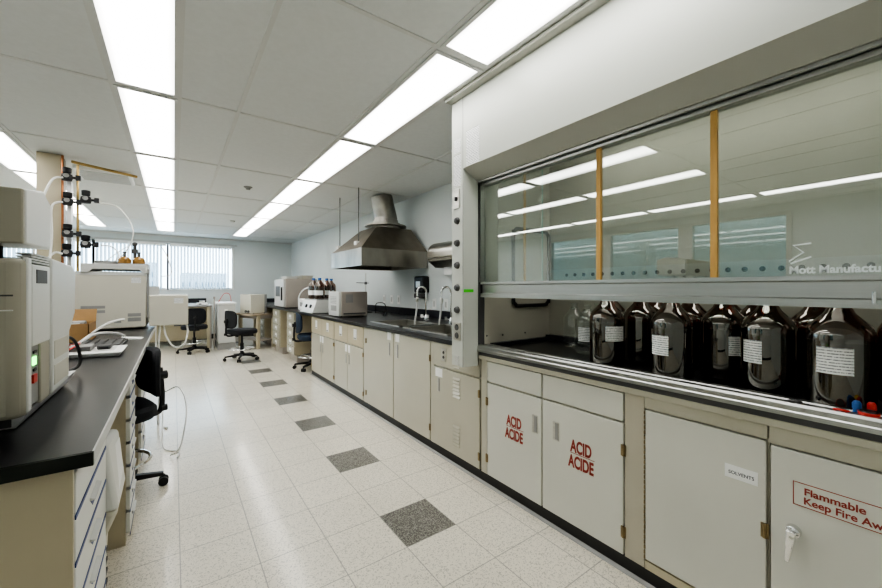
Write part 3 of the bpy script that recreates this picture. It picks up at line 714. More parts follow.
# clear bottles
pc = None
for (x, y, la, lab) in ((2.02, 1.31, (-45, 35), 'clear empty glass bottle with a white label, left of the amber bottles'), (2.18, 1.51, None, 'clear empty glass bottle farthest left in the fume hood'), (2.22, 1.365, None, 'clear empty glass bottle behind the labelled clear bottle')):
    if pc is None:
        t = thing('clear_bottle', (0,0,0), lab, 'bottle', 'clear glass bottles in the fume hood'); bottle_parts(t, .071, .29, 'clear'); pc = t; t = dup(pc, (x, y, ZW), 0, lab)
    else: t = dup(pc, (x, y, ZW), 0, lab)
    if la:
        a = math.degrees(math.atan2(-y, -x)); sector(t, .071, a+la[0], a+la[1], .075, .16)
def discard(root):
    for ch in list(root.children):
        for g_ in list(ch.children): bpy.data.objects.remove(g_)
        bpy.data.objects.remove(ch)
    bpy.data.objects.remove(root)
discard(proto_b); discard(pc)
# loose caps at the front of the hood
def cap(x, y, m, r, lab, h=.022, tilt=0):
    t = thing('loose_cap', (x, y, .8935), lab, 'cap', 'loose bottle caps in the fume hood'); t.rotation_euler = (0, tilt, 0)
    MB().lathe([(r, 0), (r, h-.004), (r-.003, h), (0, h)], (0,0,0), 24).build('rim', m[0], t, world=False)
    MB().lathe([(r+.0015, h*.5), (r+.0015, h*.85)], (0,0,0), 24).build('ring', m[1], t, world=False)
cap(1.665, .215, ('dgrey', 'red'), .018, 'grey cap with a pink rim lying tilted in front of the wide-labelled bottle', .018, .35)
cap(1.672, .160, ('black', 'red'), .021, 'black screw cap with a red ring at the front right of the hood', .026)
cap(1.675, .105, ('yellow', 'yellow'), .019, 'yellow screw cap at the right edge of the hood', .024)
cap(1.69, .325, ('dgrey', 'black'), .017, 'flat dark cap between the two rightmost labelled bottles', .014)
cap(1.690, .186, ('blue', 'blue'), .009, 'small blue cap behind the black and red cap', .046)
cap(1.712, .158, ('red', 'red'), .009, 'small red cap behind the black and red cap', .044)

# ------------------------------------------------------------------ things on the right bench
def screws(t): pass
t = thing('grey_cabinet_box', (2.0, 5.2, .9), 'grey and white printer-like benchtop box below the canopy hood', 'instrument')
bx0, bx1, by0, by1 = 1.74, 2.14, 4.70, 5.12
B(bx0+.03, bx1, by0, by1, .91, 1.235).build('housing', 'taupe', t, bev=.012)
B(bx0, bx0+.035, by0+.01, by1-.01, .91, 1.235).build('front_panel', 'lgrey', t, bev=.01)
B(bx0+.09, bx0+.19, by0-.003, by0+.003, 1.09, 1.20).build('side_recess', 'mgrey', t)
B(bx0+.06, bx1-.03, by0-.004, by0+.002, .935, .955).build('side_slot', 'dgrey', t)
B(bx0-.002, bx0, by0+.10, by1-.12, .98, 1.05).build('paper_slot', 'mgrey', t)
m = MB()
for k in range(5): m.box(bx0-.002, bx0, by0+.1, by1-.1, 1.08+k*.02, 1.088+k*.02)
m.build('vent_slot', 'mgrey', t)
for x in (bx0+.05, bx1-.05): MB().cyl((x, by0+.05, .9), (x, by0+.05, .911), .015, 8).build('foot', 'black', t)
t = thing('incubator', (2.0, 8.0, .9), 'large grey benchtop oven with white door in the back right corner', 'oven')
B(1.70, 2.28, 7.35, 8.15, .915, 1.46).build('housing', 'taupe', t, bev=.01)
d = B(1.66, 1.70, 7.37, 8.13, .93, 1.45).build('door_panel', 'lgrey', t, bev=.008)
B(1.635, 1.66, 7.45, 7.48, 1.05, 1.3).build('handle', 'black', d)
B(1.657, 1.66, 7.65, 8.0, 1.12, 1.32).build('window', 'dgrey', d)
B(1.68, 2.27, 7.37, 8.13, .9, .916).build('base', 'dgrey', t)
for i, (x, y, z, m_, lab) in enumerate(((1.85, 7.7, 1.46, 'instrw', 'white tray lying on top of the grey benchtop oven'), (2.12, 7.65, 1.46, 'instr', 'cream box lying on top of the grey benchtop oven'))):
    t = thing('plastic_tray', (x, y, z), lab, 'tray')
    MB().hexa([(x-.09, y-.2, z), (x+.09, y-.2, z), (x+.09, y+.2, z), (x-.09, y+.2, z)], [(x-.11, y-.23, z+.04+.02*i), (x+.11, y-.23, z+.04+.02*i), (x+.11, y+.23, z+.04+.02*i), (x-.11, y+.23, z+.04+.02*i)]).build('body', m_, t, bev=.006)
    B(x-.12, x+.12, y-.24, y+.24, z+.04+.02*i, z+.048+.02*i).build('lid', m_, t)
t = thing('hot_plate', (1.95, 5.9, .9), 'cream benchtop heating block with dark knobs, brown bottles standing on it', 'hot plate')
MB().prism([(1.66, .905), (1.73, 1.10), (2.25, 1.10), (2.25, .905)], 'y', 5.60, 6.25).build('housing', 'instrw', t, bev=.006)
for y in (5.76, 5.98): MB().cyl((1.705, y, 1.0), (1.675, y, 1.01), .028, 14).build('knob', 'black', t)
B(1.735, 2.24, 5.61, 6.24, 1.10, 1.115).build('plate', 'mgrey', t)
t = thing('white_stirrer', (1.9, 6.6, .9), 'white benchtop device with curved white tubing', 'instrument')
B(1.76, 2.02, 6.4, 6.75, .905, 1.10).build('housing', 'white', t, bev=.015)
MB().tube([(1.85, 6.85, .92), (1.80, 6.85, 1.10), (1.84, 6.75, 1.24), (1.95, 6.55, 1.31), (2.08, 6.35, 1.30)], .011, 8).build('tubing', 'white', t)
B(1.758, 1.762, 6.45, 6.62, .97, 1.04).build('display', 'mgrey', t)
p2 = None
for i, (x, y, lab) in enumerate(((1.80, 5.98, 'brown bottle with blue cap, leftmost on the cream heating block'), (1.82, 5.74, 'brown bottle with blue cap and white label, front middle on the heating block'), (2.0, 5.95, 'brown bottle with blue cap, third from the left on the heating block'), (2.13, 6.12, 'brown bottle with blue cap, rightmost on the heating block'))):
    if p2 is None:
        t = p2 = thing('brown_bottle', (0,0,0), lab, 'bottle', 'brown bottles on the heating block'); bottle_parts(t, .078, .32, 'amber', 20)
        MB().lathe([(0, .008), (.071, .01), (.071, .18), (0, .181)], (0,0,0), 20).build('contents', 'darkliq', t, world=False)
        MB().lathe([(.026, .292), (.026, .323), (0, .324)], (0,0,0), 14).build('cap', 'blue', t, world=False)
        sector(t, .078, 150, 290, .06, .13, 'white'); t.location = (x, y, 1.115)
    else: dup(p2, (x, y, 1.115), 0, lab)
t = thing('ring_stand', (2.45, 5.45, .9), 'thin grey laboratory stand with clamp behind the grey box', 'stand')
B(2.38, 2.52, 5.36, 5.54, .901, .915).build('base', 'dgrey', t)
MB().cyl((2.45, 5.45, .91), (2.45, 5.45, 1.52), .006, 8).build('rod', 'steel', t)
MB().cyl((2.45, 5.35, 1.36), (2.40, 5.7, 1.37), .006, 8).box(2.435, 2.465, 5.435, 5.465, 1.34, 1.38).build('clamp', 'dgrey', t)
# ------------------------------------------------------------------ lab chairs
def make_chair(name, label, fab):
    t = thing(name, (0,0,0), label, 'chair', 'laboratory chairs')
    zs = .50
    for k in range(5):
        a = 2*PI*k/5+.3; c, s = math.cos(a), math.sin(a)
        m = MB(); p = Vector((-s, c, 0))
        q0 = Vector((c*.04, s*.04, 0)); q1 = Vector((c*.27, s*.27, 0))
        m.hexa([q0-p*.022+Vector((0,0,.075)), q1-p*.015+Vector((0,0,.062)), q1+p*.015+Vector((0,0,.062)), q0+p*.022+Vector((0,0,.075))],
               [q0-p*.022+Vector((0,0,.115)), q1-p*.015+Vector((0,0,.085)), q1+p*.015+Vector((0,0,.085)), q0+p*.022+Vector((0,0,.115))])
        lg = m.build('leg', 'black', t, bev=.004, world=False)
        MB().cyl(q1-p*.028+Vector((0,0,.028)), q1-p*.006+Vector((0,0,.028)), .0275, 14).cyl(q1+p*.006+Vector((0,0,.028)), q1+p*.028+Vector((0,0,.028)), .0275, 14).cyl(q1+Vector((0,0,.028)), q1+Vector((0,0,.07)), .008, 8).build('caster', 'black', lg, world=False)
    MB().lathe([(.045, .07), (.045, .125), (.03, .135), (.03, .3), (.018, .3), (.018, zs-.03)], (0,0,0), 18).build('column', 'black', t, world=False)
    ring = [(.205*math.cos(2*PI*k/20), .205*math.sin(2*PI*k/20), .20) for k in range(20)]
    fr = MB().tube(ring, .0105, 8, True, 0).build('foot_ring', 'chrome', t, world=False)
    sp = MB()
    for k in range(3): a = 2*PI*k/3; sp.cyl((.03*math.cos(a), .03*math.sin(a), .17), (.2*math.cos(a), .2*math.sin(a), .2), .007, 8)
    sp.build('spoke', 'chrome', fr, world=False)
    # seat (front toward +x, back at -x)
    m = MB(); n = 28; prev = None
    for z, sc_ in ((zs-.03, .93), (zs-.012, 1), (zs+.03, 1), (zs+.05, .93), (zs+.054, .6)):
        ring = [m.bm.verts.new((.22*sc_*math.copysign(abs(math.cos(2*PI*k/n))**.6, math.cos(2*PI*k/n)), .225*sc_*math.copysign(abs(math.sin(2*PI*k/n))**.6, math.sin(2*PI*k/n)), z)) for k in range(n)]
        if prev:
            for k in range(n): m._f([prev[k], prev[(k+1)%n], ring[(k+1)%n], ring[k]])
        else: m._f(ring[::-1])
        prev = ring
    m._f(prev); m.build('seat', fab, t, world=False)
    B(-.16, .10, -.08, .08, zs-.055, zs-.03).build('seat_plate', 'black', t, world=False)
    MB().tube([(-.10, 0, zs-.045), (-.24, 0, zs-.05), (-.275, 0, zs+.02), (-.262, 0, zs+.25)], .016, 8).build('back_support', 'black', t, world=False)
    MB().cyl((-.30, 0, zs+.20), (-.25, 0, zs+.20), .028, 12).build('adjusting_knob', 'black', t, world=False)
    MB().cyl((-.30, 0, zs-.02), (-.27, 0, zs-.02), .022, 12).build('adjusting_knob', 'black', t, world=False)
    m = MB(); prev = None; W_, Hh = .19, .155; zc = zs+.235
    def backring(x, k_):
        out = []
        for k in range(n):
            a = 2*PI*k/n; yy = W_*k_*math.copysign(abs(math.cos(a))**.5, math.cos(a)); zz = Hh*k_*math.copysign(abs(math.sin(a))**.55, math.sin(a))
            out.append(m.bm.verts.new((x+yy*yy*1.2, yy, zc+zz)))
        return out
    for x, k_ in ((-.250, .9), (-.245, 1), (-.225, 1), (-.205, .9), (-.2, .5)):
        r = backring(x, k_)
        if prev:
            for k in range(n): m._f([prev[k], prev[(k+1)%n], r[(k+1)%n], r[k]])
        else: m._f(r)
        prev = r
    m._f(prev[::-1]); m.build('backrest', fab, t, world=False)
    return t
c1 = make_chair('lab_chair', 'black lab chair standing free in the aisle before the low table', 'fab')
c1.location = (.99, 7.50, 0); c1.rotation_euler = (0, 0, math.radians(20))
dup(c1, (.33, 8.9, 0), math.radians(90), 'black lab chair at the far desk under the back window')
c3 = dup(c1, (-.325, 3.04, 0), math.radians(198), 'black lab chair tucked under the left bench, seen edge on')
c4 = make_chair('lab_chair', 'navy blue lab chair tucked under the right bench by the drawer pedestal', 'navy')
c4.location = (1.80, 6.05, 0); c4.rotation_euler = (0, 0, math.radians(-8))

# ------------------------------------------------------------------ back of the room
t = thing('desk', (0, 9.7, 0), 'dark-topped desk with beige panels under the back window', 'desk')
B(-.9, .66, 9.3, 11.05, .885, .92).build('desk_top', 'mgrey', t, bev=.004)
B(.57, .62, 9.33, 9.40, 0, .885).build('leg', 'tan', t); B(-.85, -.80, 9.33, 9.40, 0, .885).build('leg', 'tan', t)
B(-.8, .63, 10.1, 10.18, .12, .885).build('back_panel', 'tan', t); B(.62, .655, 9.35, 10.15, .0, .885).build('side_panel', 'taupe', t)
B(-.9, .66, 11.02, 11.05, .92, 1.03).build('upstand', 'dkwood', t)
t = thing('small_scale', (.5, 9.6, .92), 'small white device on the far desk', 'instrument')
B(.40, .60, 9.5, 9.75, .92, .965).build('base', 'white', t, bev=.01); MB().lathe([(.05, .0), (.05, .03), (.06, .035), (.06, .045), (0, .045)], (.5, 9.62, .965)).build('dial', 'lgrey', t)
B(.43, .48, 9.497, 9.5, .93, .955).build('display', 'dgrey', t)
t = thing('bench_stand', (.66, 9.2, 0), 'thin dark upright pole beside the far desk', 'stand')
MB().cyl((.70, 9.3, 0), (.70, 9.3, 1.05), .012, 8).lathe([(.02, 0), (.02, .05), (0, .05)], (.70, 9.3, 1.05), 10).build('pole', 'taupe', t)
t = thing('white_floor_cabinet', (.98, 9.3, 0), 'white freestanding floor cabinet between the desk and low table', 'cabinet')
B(.75, 1.06, 8.98, 9.6, .13, .94).build('body', 'lgrey', t, bev=.008)
B(.74, 1.07, 8.96, 9.62, 0, .13).build('plinth', 'mgrey', t); B(.73, 1.08, 8.95, 9.62, .94, .98).build('top', 'white', t, bev=.006)
B(.86, .92, 8.975, 8.98, .80, .84).build('paper_label', 'white', t)
t = thing('cable', (.9, 9.4, .98), 'thin red and white cable looped on top of the white cabinet', 'cable')
MB().tube([(.77, 9.2, .985), (.85, 9.3, 1.12), (.92, 9.4, 1.17), (1.0, 9.4, 1.14), (1.04, 9.5, .985)], .006, 6).build('loop', 'red', t)
tb = thing('low_table', (1.42, 8.6, 0), 'worn wooden table with square legs in the back right corner', 'table')
tb.rotation_euler = (0, 0, math.radians(19.6))
def tpart(mb, name, m, par, **k): return mb.build(name, m, par, world=False, **k)
tpart(B(-.10, .42, 0, .80, .70, .735), 'table_top', 'tabletop', tb, bev=.003)
for x, y in ((.01, .01), (.35, .01), (.01, .73), (.35, .73)): tpart(B(x, x+.06, y, y+.06, 0, .70), 'leg', 'tan', tb)
tpart(B(.03, .39, .03, .77, .63, .699), 'apron', 'taupe', tb); tpart(B(.03, .39, .03, .77, .16, .18), 'lower_shelf', 'taupe', tb)
t = thing('grey_oven', (1.42, 8.6, .735), 'light grey metal box with dark side vents on the low table', 'instrument')
t.rotation_euler = (0, 0, math.radians(19.6))
tpart(B(-.06, .24, .14, .58, .011, .41), 'housing', 'instr', t, bev=.006)
tpart(B(.24, .30, .15, .57, .015, .415), 'side_panel', 'mgrey', t)
for y in (.22, .32): tpart(MB().cyl((-.06, y, .05), (-.085, y, .05), .028, 12), 'knob', 'dgrey', t)
for x in (.02, .26):
    for y in (.18, .54): tpart(MB().cyl((x, y, 0), (x, y, .012), .012, 8), 'foot', 'black', t)

# ------------------------------------------------------------------ left bench
lb_ = thing('laboratory_bench', (-.9, 3.2, .868), 'black epoxy bench top in the left foreground with light reflection painted on its front edge', 'bench')
BX = -.152
B(-1.65, BX-.004, 1.188, 5.4, .868, .90).build('slab', 'epoxy', lb_)
B(BX-.004, BX, 1.188, 5.4, .868, .90).build('front_edge_reflection', 'lgrey', lb_)  # light reflected along the black edge, painted as a pale strip
B(-1.65, BX-.001, 1.180, 1.188, .868, .8995).build('end_edge', 'epoxy_edge', lb_)
def left_ped(y0, y1, label, n=4, glossy='instrw', x1=-.19, xb=-.85):
    t = thing('bench_drawer_cabinet', ((x1+xb)/2, (y0+y1)/2, 0), label, 'drawers', 'drawer cabinets under the left bench')
    B(xb, x1-.018, y0, y1, .0, .867).build('carcass', 'tan', t)
    h = .80/n; q = .6 if n > 5 else 1
    for k in range(n):
        z0 = .048+k*h
        d = B(x1-.018, x1, y0+.006, y1-.006, z0+.008, z0+h-.006).build('drawer', glossy, t, bev=.003)
        B(x1-.002, x1+.0006, y0+.004, y1-.004, z0-.004, z0+.006).build('drawer_gap', 'bluerefl', t)  # joint between drawers, its blue is a reflection painted in
        c = (y0+y1)/2
        MB().prism([(c-.06, z0+h*.62), (c+.05, z0+h*.62), (c+.05, z0+h*.36), (c-.02, z0+h*.36)], 'x', x1, x1+.001).build('pull_recess', 'bluerefl', d)
        MB().prism([(x1, z0+h*.7), (x1+.012, z0+h*.66), (x1+.012, z0+h*.64), (x1, z0+h*.62)], 'y', c-.065, c+.055).build('pull', 'lgrey', d)
    return t
left_ped(1.225, 1.72, 'white-fronted drawer cabinet at the near end of the left bench', 7)
left_ped(2.425, 2.72, 'narrow glossy drawer cabinet under the left bench between waste bin and chair', 7, x1=-.178)
left_ped(3.42, 3.85, 'drawer cabinet under the left bench beyond the black chair', 4)
t = thing('bench_end_panel', (-.9, 1.15, 0), 'plain beige end panel of the left bench in the foreground', 'panel')
B(-1.62, -.192, 1.21, 1.2245, 0, .867).build('board', 'tan', t)
MB().cyl((-.32, 1.209, .775), (-.325, 1.209, .80), .002, 6).build('scratch', 'dgrey', t)
B(-1.62, -.87, 1.17, 5.35, 0, .867).build('core_panel', 'tan', t)
# waste bin
t = thing('waste_bin', (-.3, 1.85, 0), 'off-white plastic swing-top waste bin under the left bench', 'bin')
m = MB()
m.hexa([(-.37, 1.73, 0), (-.215, 1.73, 0), (-.215, 1.85, 0), (-.37, 1.85, 0)], [(-.39, 1.73, .40), (-.198, 1.73, .40), (-.198, 1.865, .40), (-.39, 1.865, .40)])
m.build('body', 'instr', t, bev=.015)
MB().hexa([(-.39, 1.73, .40), (-.198, 1.73, .40), (-.198, 1.865, .40), (-.39, 1.865, .40)], [(-.41, 1.725, .50), (-.158, 1.725, .50), (-.158, 1.95, .51), (-.41, 1.95, .51)]).build('collar', 'instr', t, bev=.012)
m = MB(); m.hexa([(-.412, 1.724, .50), (-.156, 1.724, .50), (-.156, 1.952, .512), (-.412, 1.952, .512)], [(-.34, 1.73, .742), (-.19, 1.73, .742), (-.173, 1.90, .745), (-.34, 1.90, .745)])
m.build('hood', 'instrw', t, bev=.015)
MB().hexa([(-.168, 1.76, .54), (-.160, 1.76, .54), (-.160, 1.92, .555), (-.170, 1.92, .555)], [(-.192, 1.76, .70), (-.184, 1.76, .70), (-.169, 1.88, .71), (-.180, 1.88, .71)]).build('flap', 'white', t)
for k in range(8): B(-.207, -.199, 1.76, 1.84, .04+k*.04, .052+k*.04).build('slot', 'dgrey', t)

# gas chromatograph in the foreground
gc = thing('gas_chromatograph', (-.65, 1.75, .9), 'large cream benchtop analyser with green indicator at the left edge', 'instrument')
gx, g0 = -.30, 1.352
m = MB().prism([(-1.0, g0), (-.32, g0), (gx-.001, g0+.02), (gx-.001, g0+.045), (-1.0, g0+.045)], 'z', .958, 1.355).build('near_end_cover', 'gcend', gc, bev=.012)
B(-.99, gx-.02, g0-.0015, g0, 1.262, 1.266).build('seam', 'dgrey', gc); B(-.99, gx-.02, g0-.002, g0, 1.226, 1.229).build('seam', 'instrw', gc)
B(gx-.012, gx+.001, g0+.022, g0+.050, .965, 1.36).build('edge_trim', 'instrw', gc, bev=.004)
B(-1.0, gx-.028, g0+.046, 1.93, .958, 1.355).build('housing', 'instr', gc, bev=.006)
B(gx-.028, gx, 1.412, 1.582, 1.128, 1.345).build('upper_door', 'instrw', gc, bev=.004)
for k in range(4): B(gx-.03, gx-.002, 1.412, 1.585, 1.349+k*.007, 1.353+k*.007).build('top_grille', 'lgrey', gc)
B(gx, gx+.0015, 1.445, 1.545, 1.295, 1.332).build('window', 'dgrey', gc)
cp = B(gx-.028, gx-.008, 1.41, 1.50, .97, 1.125).build('control_panel', 'mgrey', gc)
B(gx-.008, gx-.005, 1.445, 1.472, 1.075, 1.097).build('green_indicator', 'led', cp)
B(gx-.008, gx-.003, 1.440, 1.470, 1.028, 1.050).build('red_button', 'red', cp)
for z in (1.106, 1.058): B(gx-.008, gx-.005, 1.450, 1.475, z, z+.007).build('button', 'black', cp)
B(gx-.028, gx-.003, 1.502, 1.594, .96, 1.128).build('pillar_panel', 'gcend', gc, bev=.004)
MB().prism([(1.597, .962), (1.815, .968), (1.825, 1.13), (1.915, 1.19), (1.925, 1.335), (1.885, 1.362), (1.597, 1.372)], 'x', gx-.26, gx+.002).build('side_cover', 'instrw', gc, bev=.006)
B(gx+.002, gx+.003, 1.62, 1.805, 1.065, 1.12).build('vent_panel', 'instr', gc); B(gx+.002, gx+.003, 1.62, 1.80, .985, 1.045).build('vent_panel', 'instr', gc)
MB().prism([(-1.0, .904), (-.347, .904), (-.315, .957), (-1.0, .957)], 'y', 1.487, 2.04).build('base_tray', 'foil', gc)
B(-.99, -.355, 1.486, 1.487, .908, .955).build('tray_end', 'dgrey', gc)
for y in (1.6, 1.9): MB().cyl((-.5, y, .9), (-.5, y, .905), .03, 10).build('foot', 'black', gc)
tu = thing('autosampler_unit', (-.6, 1.55, 1.385), 'beige box unit stacked on top of the cream analyser', 'instrument')
MB().prism([(1.427, 1.397), (1.671, 1.402), (1.671, 1.545), (1.592, 1.570), (1.43, 1.542)], 'x', -1.0, -.315).build('housing', 'instrw', tu, bev=.006)
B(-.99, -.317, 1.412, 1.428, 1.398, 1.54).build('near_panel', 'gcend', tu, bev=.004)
for x in (-.9, -.40):
    for y in (1.47, 1.56): MB().cyl((x, y, 1.356), (x, y, 1.40), .012, 10).build('foot', 'black', tu)
t = thing('metal_scrap', (-.42, 1.30, .9), 'small piece of crumpled foil on the near bench edge', 'foil')
MB().sphere((-.42, 1.30, .91), .010, 2.0, 1, .8, 8).build('crumple', 'foil', t)

# pillar with valves
pl = thing('service_pillar', (-.96, 5.05, 0), 'beige square pillar from the left bench to the ceiling', 'pillar')
B(-1.035, -.87, 4.98, 5.14, .902, H-.006).build('post', 'tan', pl)
B(-.8695, -.866, 4.99, 5.14, .95, H-.02).build('side_strip', 'taupe', pl)
def pipe(pts, r, m, lab):
    t = thing('gas_pipe', pts[0], lab, 'pipe'); MB().tube(pts, r, 8, smooth=0).build('pipe', m, t); return t
pipe([(-.86, 4.97, .905), (-.86, 4.97, H-.01)], .009, 'copper', 'thin copper pipe running up the edge of the beige pillar')
pipe([(-.755, 4.97, .905), (-.755, 4.97, 2.47)], .010, 'brass', 'brass coloured vertical gas pipe with fittings beside the pillar')
pipe([(-.80, 4.99, 2.50), (-.33, 5.26, 2.50)], .014, 'brass', 'brown pipe running under the ceiling past the vent')
B(-.83, -.80, 4.97, 5.05, .905, 2.3).build('unistrut', 'foil', pl)
vals = [(-.818, 4.9, 2.335), (-.813, 4.9, 2.105), (-.813, 4.9, 1.805), (-.818, 4.9, 1.62), (-.687, 4.9, 2.14), (-.69, 4.9, 1.71)]
vl = ['uppermost black valve on the pillar pipes', 'second black valve down the pillar pipes', 'third black valve down the pillar pipes, by a hose', 'lowest black valve on the pillar pipes', 'upper black valve standing out right of the pillar pipes', 'lower black valve standing out right of the pillar pipes']
pv = None
for (x, y, z), l in zip(vals, vl):
    if pv is None:
        t = pv = thing('gas_valve', (0,0,0), l, 'valve', 'black gas regulator valves on the pillar')
        MB().lathe([(0, -.045), (.035, -.042), (.042, -.015), (.038, .018), (.02, .025)], (0,0,0), 16).build('body', 'vblack', t, world=False)
        MB().lathe([(.02, .025), (.032, .032), (.034, .075), (.026, .08), (0, .08)], (0,0,0), 16).build('knob', 'black', t, world=False)
        MB().cyl((.03, 0, -.008), (.08, 0, -.008), .012, 10).box(.06, .095, -.016, .016, -.03, .016).build('fitting', 'vblack', t, world=False)
        MB().lathe([(0, -.042), (.02, -.044), (.021, -.03)], (0, 0, 0), 14, axis='y').build('gauge', 'mgrey', t, world=False)
        t.location = (x, y, z)
    else: dup(pv, (x, y, z), 0, l)
def hose(name, pts, r, m, lab, cat='hose'):
    t = thing(name, pts[0], lab, cat); MB().tube(pts, r, 8, smooth=6).build('tube', m, t); return t
hose('hose', [(-.84, 4.86, 2.31), (-.90, 4.8, 2.26), (-.95, 4.7, 2.0), (-.97, 4.6, 1.55), (-.94, 4.6, .93)], .009, 'hose', 'white hose arching from the uppermost pillar valve down to the bench')
hose('hose', [(-.84, 4.85, 2.08), (-.90, 4.8, 2.02), (-.90, 4.8, 1.75), (-.91, 4.75, 1.4), (-.91, 4.7, .93)], .009, 'hose', 'white hose hanging from the second pillar valve')
hose('hose', [(-.84, 4.85, 1.60), (-.90, 4.85, 1.60), (-.94, 4.8, 1.45), (-.90, 4.75, .93)], .009, 'hose', 'short white hose from the lowest pillar valve')
hose('hose', [(-.58, 4.9, 2.11), (-.46, 4.88, 2.09), (-.36, 4.85, 1.95), (-.33, 4.8, 1.80), (-.40, 4.8, 1.62), (-.55, 4.7, 1.45), (-.55, 4.7, 1.43)], .006, 'hose', 'thin white tube looping from the upper right valve to the instrument')
hose('hose', [(-.58, 4.9, 1.70), (-.50, 4.9, 1.69), (-.44, 4.8, 1.60), (-.50, 4.75, 1.45)], .006, 'hose', 'thin white tube from the lower right valve')
hose('hose', [(-.60, 4.7, 1.45), (-.35, 4.75, 1.70), (-.12, 4.8, 1.72), (-.02, 4.8, 1.45), (-.1, 4.7, 1.40)], .004, 'hose', 'thin pale tube arching over the amber flasks')

# large instrument at the far end of the left bench
li = thing('mass_spectrometer', (-.6, 4.8, .9), 'large light grey benchtop instrument at the far end of the left bench', 'instrument')
iy = 4.46
B(-.80, -.21, iy, 4.93, .915, 1.40).build('housing', 'instr', li, bev=.01)
B(-.78, -.25, iy+.05, 4.90, .9, .916).build('base', 'dgrey', li)
m = MB().prism([(-.66, 1.44), (-.66, 1.50), (-.20, 1.50), (-.20, 1.42), (-.235, 1.42), (-.26, 1.45), (-.58, 1.45), (-.61, 1.42), (-.66, 1.42)], 'y', iy-.02, 4.9); m.build('top_cover', 'lgrey', li, bev=.004)
B(-.78, -.22, iy, 4.9, 1.40, 1.43).build('top_plate', 'instrw', li)
B(-.32, -.25, iy-.003, iy, 1.33, 1.38).build('paper_label', 'paper', li)
for a in ((-.66, -.50, 1.10, 1.125), (-.66, -.50, 1.06, 1.085), (-.345, -.25, 1.02, 1.05), (-.345, -.25, .975, 1.01), (-.44, -.39, .965, .985)): B(a[0], a[1], iy-.002, iy, a[2], a[3]).build('vent_slot', 'mgrey', li)
B(-.207, -.19, iy+.01, iy+.03, 1.0, 1.46).build('cable_channel', 'mgrey', li)
sm = B(-.19, .115, iy-.03, iy+.33, .925, 1.215).build('side_module', 'instr', li, bev=.008)
B(-.0, .075, iy-.033, iy-.03, 1.135, 1.185).build('paper_label', 'paper', sm)
B(-.0, .06, iy-.025, iy+.02, .912, .926).build('clip', 'dgrey', sm)
B(-.19, -.12, iy, iy+.3, 1.215, 1.30).build('bracket', 'lgrey', sm)
tt = thing('tray', (-.35, 4.7, 1.50), 'thin grey tray under the amber flasks on the large instrument', 'tray')
B(-.42, -.20, 4.52, 4.82, 1.50, 1.512).build('plate', 'mgrey', tt, bev=.003)
for i, (x, lab) in enumerate(((-.36, 'left amber flask on top of the large instrument'), (-.255, 'right amber flask on top of the large instrument'))):
    t = thing('amber_flask', (x, 4.62, 1.512), lab, 'flask', 'amber flasks on the large instrument')
    MB().lathe([(.04, 0), (.048, .01), (.048, .04), (.034, .06), (.012, .07)], (x-.02, 4.62, 1.512), 16).build('bulb', 'amberliq', t)
    MB().lathe([(.012, .07), (.012, .10), (.016, .105), (.016, .115), (0, .115)], (x-.02, 4.62, 1.512), 12).build('stopper', 'dgrey', t)
t = thing('flask_clamp', (-.31, 4.70, 1.512), 'dark clamp head above the amber flasks', 'clamp')
MB().cyl((-.31, 4.70, 1.512), (-.31, 4.70, 1.70), .012, 8).box(-.335, -.285, 4.68, 4.72, 1.62, 1.66).sphere((-.31, 4.70, 1.71), .022).build('post', 'dgrey', t)
t = thing('coiled_tubing', (-.52, 4.7, 1.50), 'dark coil of tubing lying on the large instrument', 'tubing')
m = MB()
for k in range(3): m.tube([(-.52+.085*math.cos(a*PI/6), 4.72+.085*math.sin(a*PI/6), 1.508+k*.012) for a in range(12)], .006, 6, True, 0)
m.build('coil', 'mgrey', t)
# white pipe bundle under the side module, hoses to the floor
hose('hose', [(-.11, 4.5, .92), (-.12, 4.45, .7), (-.10, 4.42, .4), (-.12, 4.4, .015), (-.05, 4.2, .012)], .010, 'hose', 'thick white hose hanging from the side module to the floor')
hose('hose', [(-.08, 4.5, .92), (-.06, 4.45, .82), (0, 4.4, .72), (.08, 4.4, .74), (.11, 4.45, .85), (.10, 4.5, .93)], .008, 'hose', 'white hose looping below the side module')
hose('cable', [(-.14, 4.45, .92), (-.13, 4.3, .6), (-.09, 4.0, .40), (.03, 3.75, .47), (.08, 3.5, .35), (.04, 3.35, .12), (-.02, 3.5, .012)], .005, 'hose', 'thin grey cable drooping to the floor beside the chair', 'cable')
hose('cable', [(-.13, 4.45, .5), (-.08, 4.0, .2), (-.07, 3.7, .02), (.03, 3.55, .012), (.02, 3.42, .012)], .005, 'hose', 'thin grey cable lying on the floor by the left bench', 'cable')

# keyboard, laptop dock, box, cables on the left bench
t = thing('keyboard', (-.40, 3.2, .9), 'black computer keyboard on the left bench', 'keyboard')
B(-.51, -.27, 3.10, 3.52, .901, .918).build('base', 'black', t, bev=.004)
m = MB()
for i in range(12):
    for j in range(5): m.box(-.50+j*.045, -.463+j*.045, 3.115+i*.033, 3.142+i*.033, .918, .926)
m.build('keys', 'dgrey', t)['kind'] = 'stuff'
t = thing('document_tray', (-.38, 2.9, .9), 'flat white tray on the left bench in front of the keyboard', 'tray')
MB().hexa([(-.60, 2.82, .901), (-.25, 2.76, .901), (-.25, 3.05, .901), (-.60, 3.05, .901)], [(-.61, 2.80, .925), (-.235, 2.74, .925), (-.235, 3.07, .925), (-.61, 3.07, .925)]).build('body', 'white', t, bev=.004)
B(-.57, -.28, 2.84, 3.02, .925, .927).build('inset', 'lgrey', t)
t = thing('card_reader', (-.43, 2.92, .927), 'small dark device on the white tray', 'device')
B(-.48, -.38, 2.87, 2.99, .9275, .955).build('body', 'mgrey', t, bev=.005); B(-.475, -.385, 2.868, 2.87, .932, .95).build('front', 'dgrey', t)
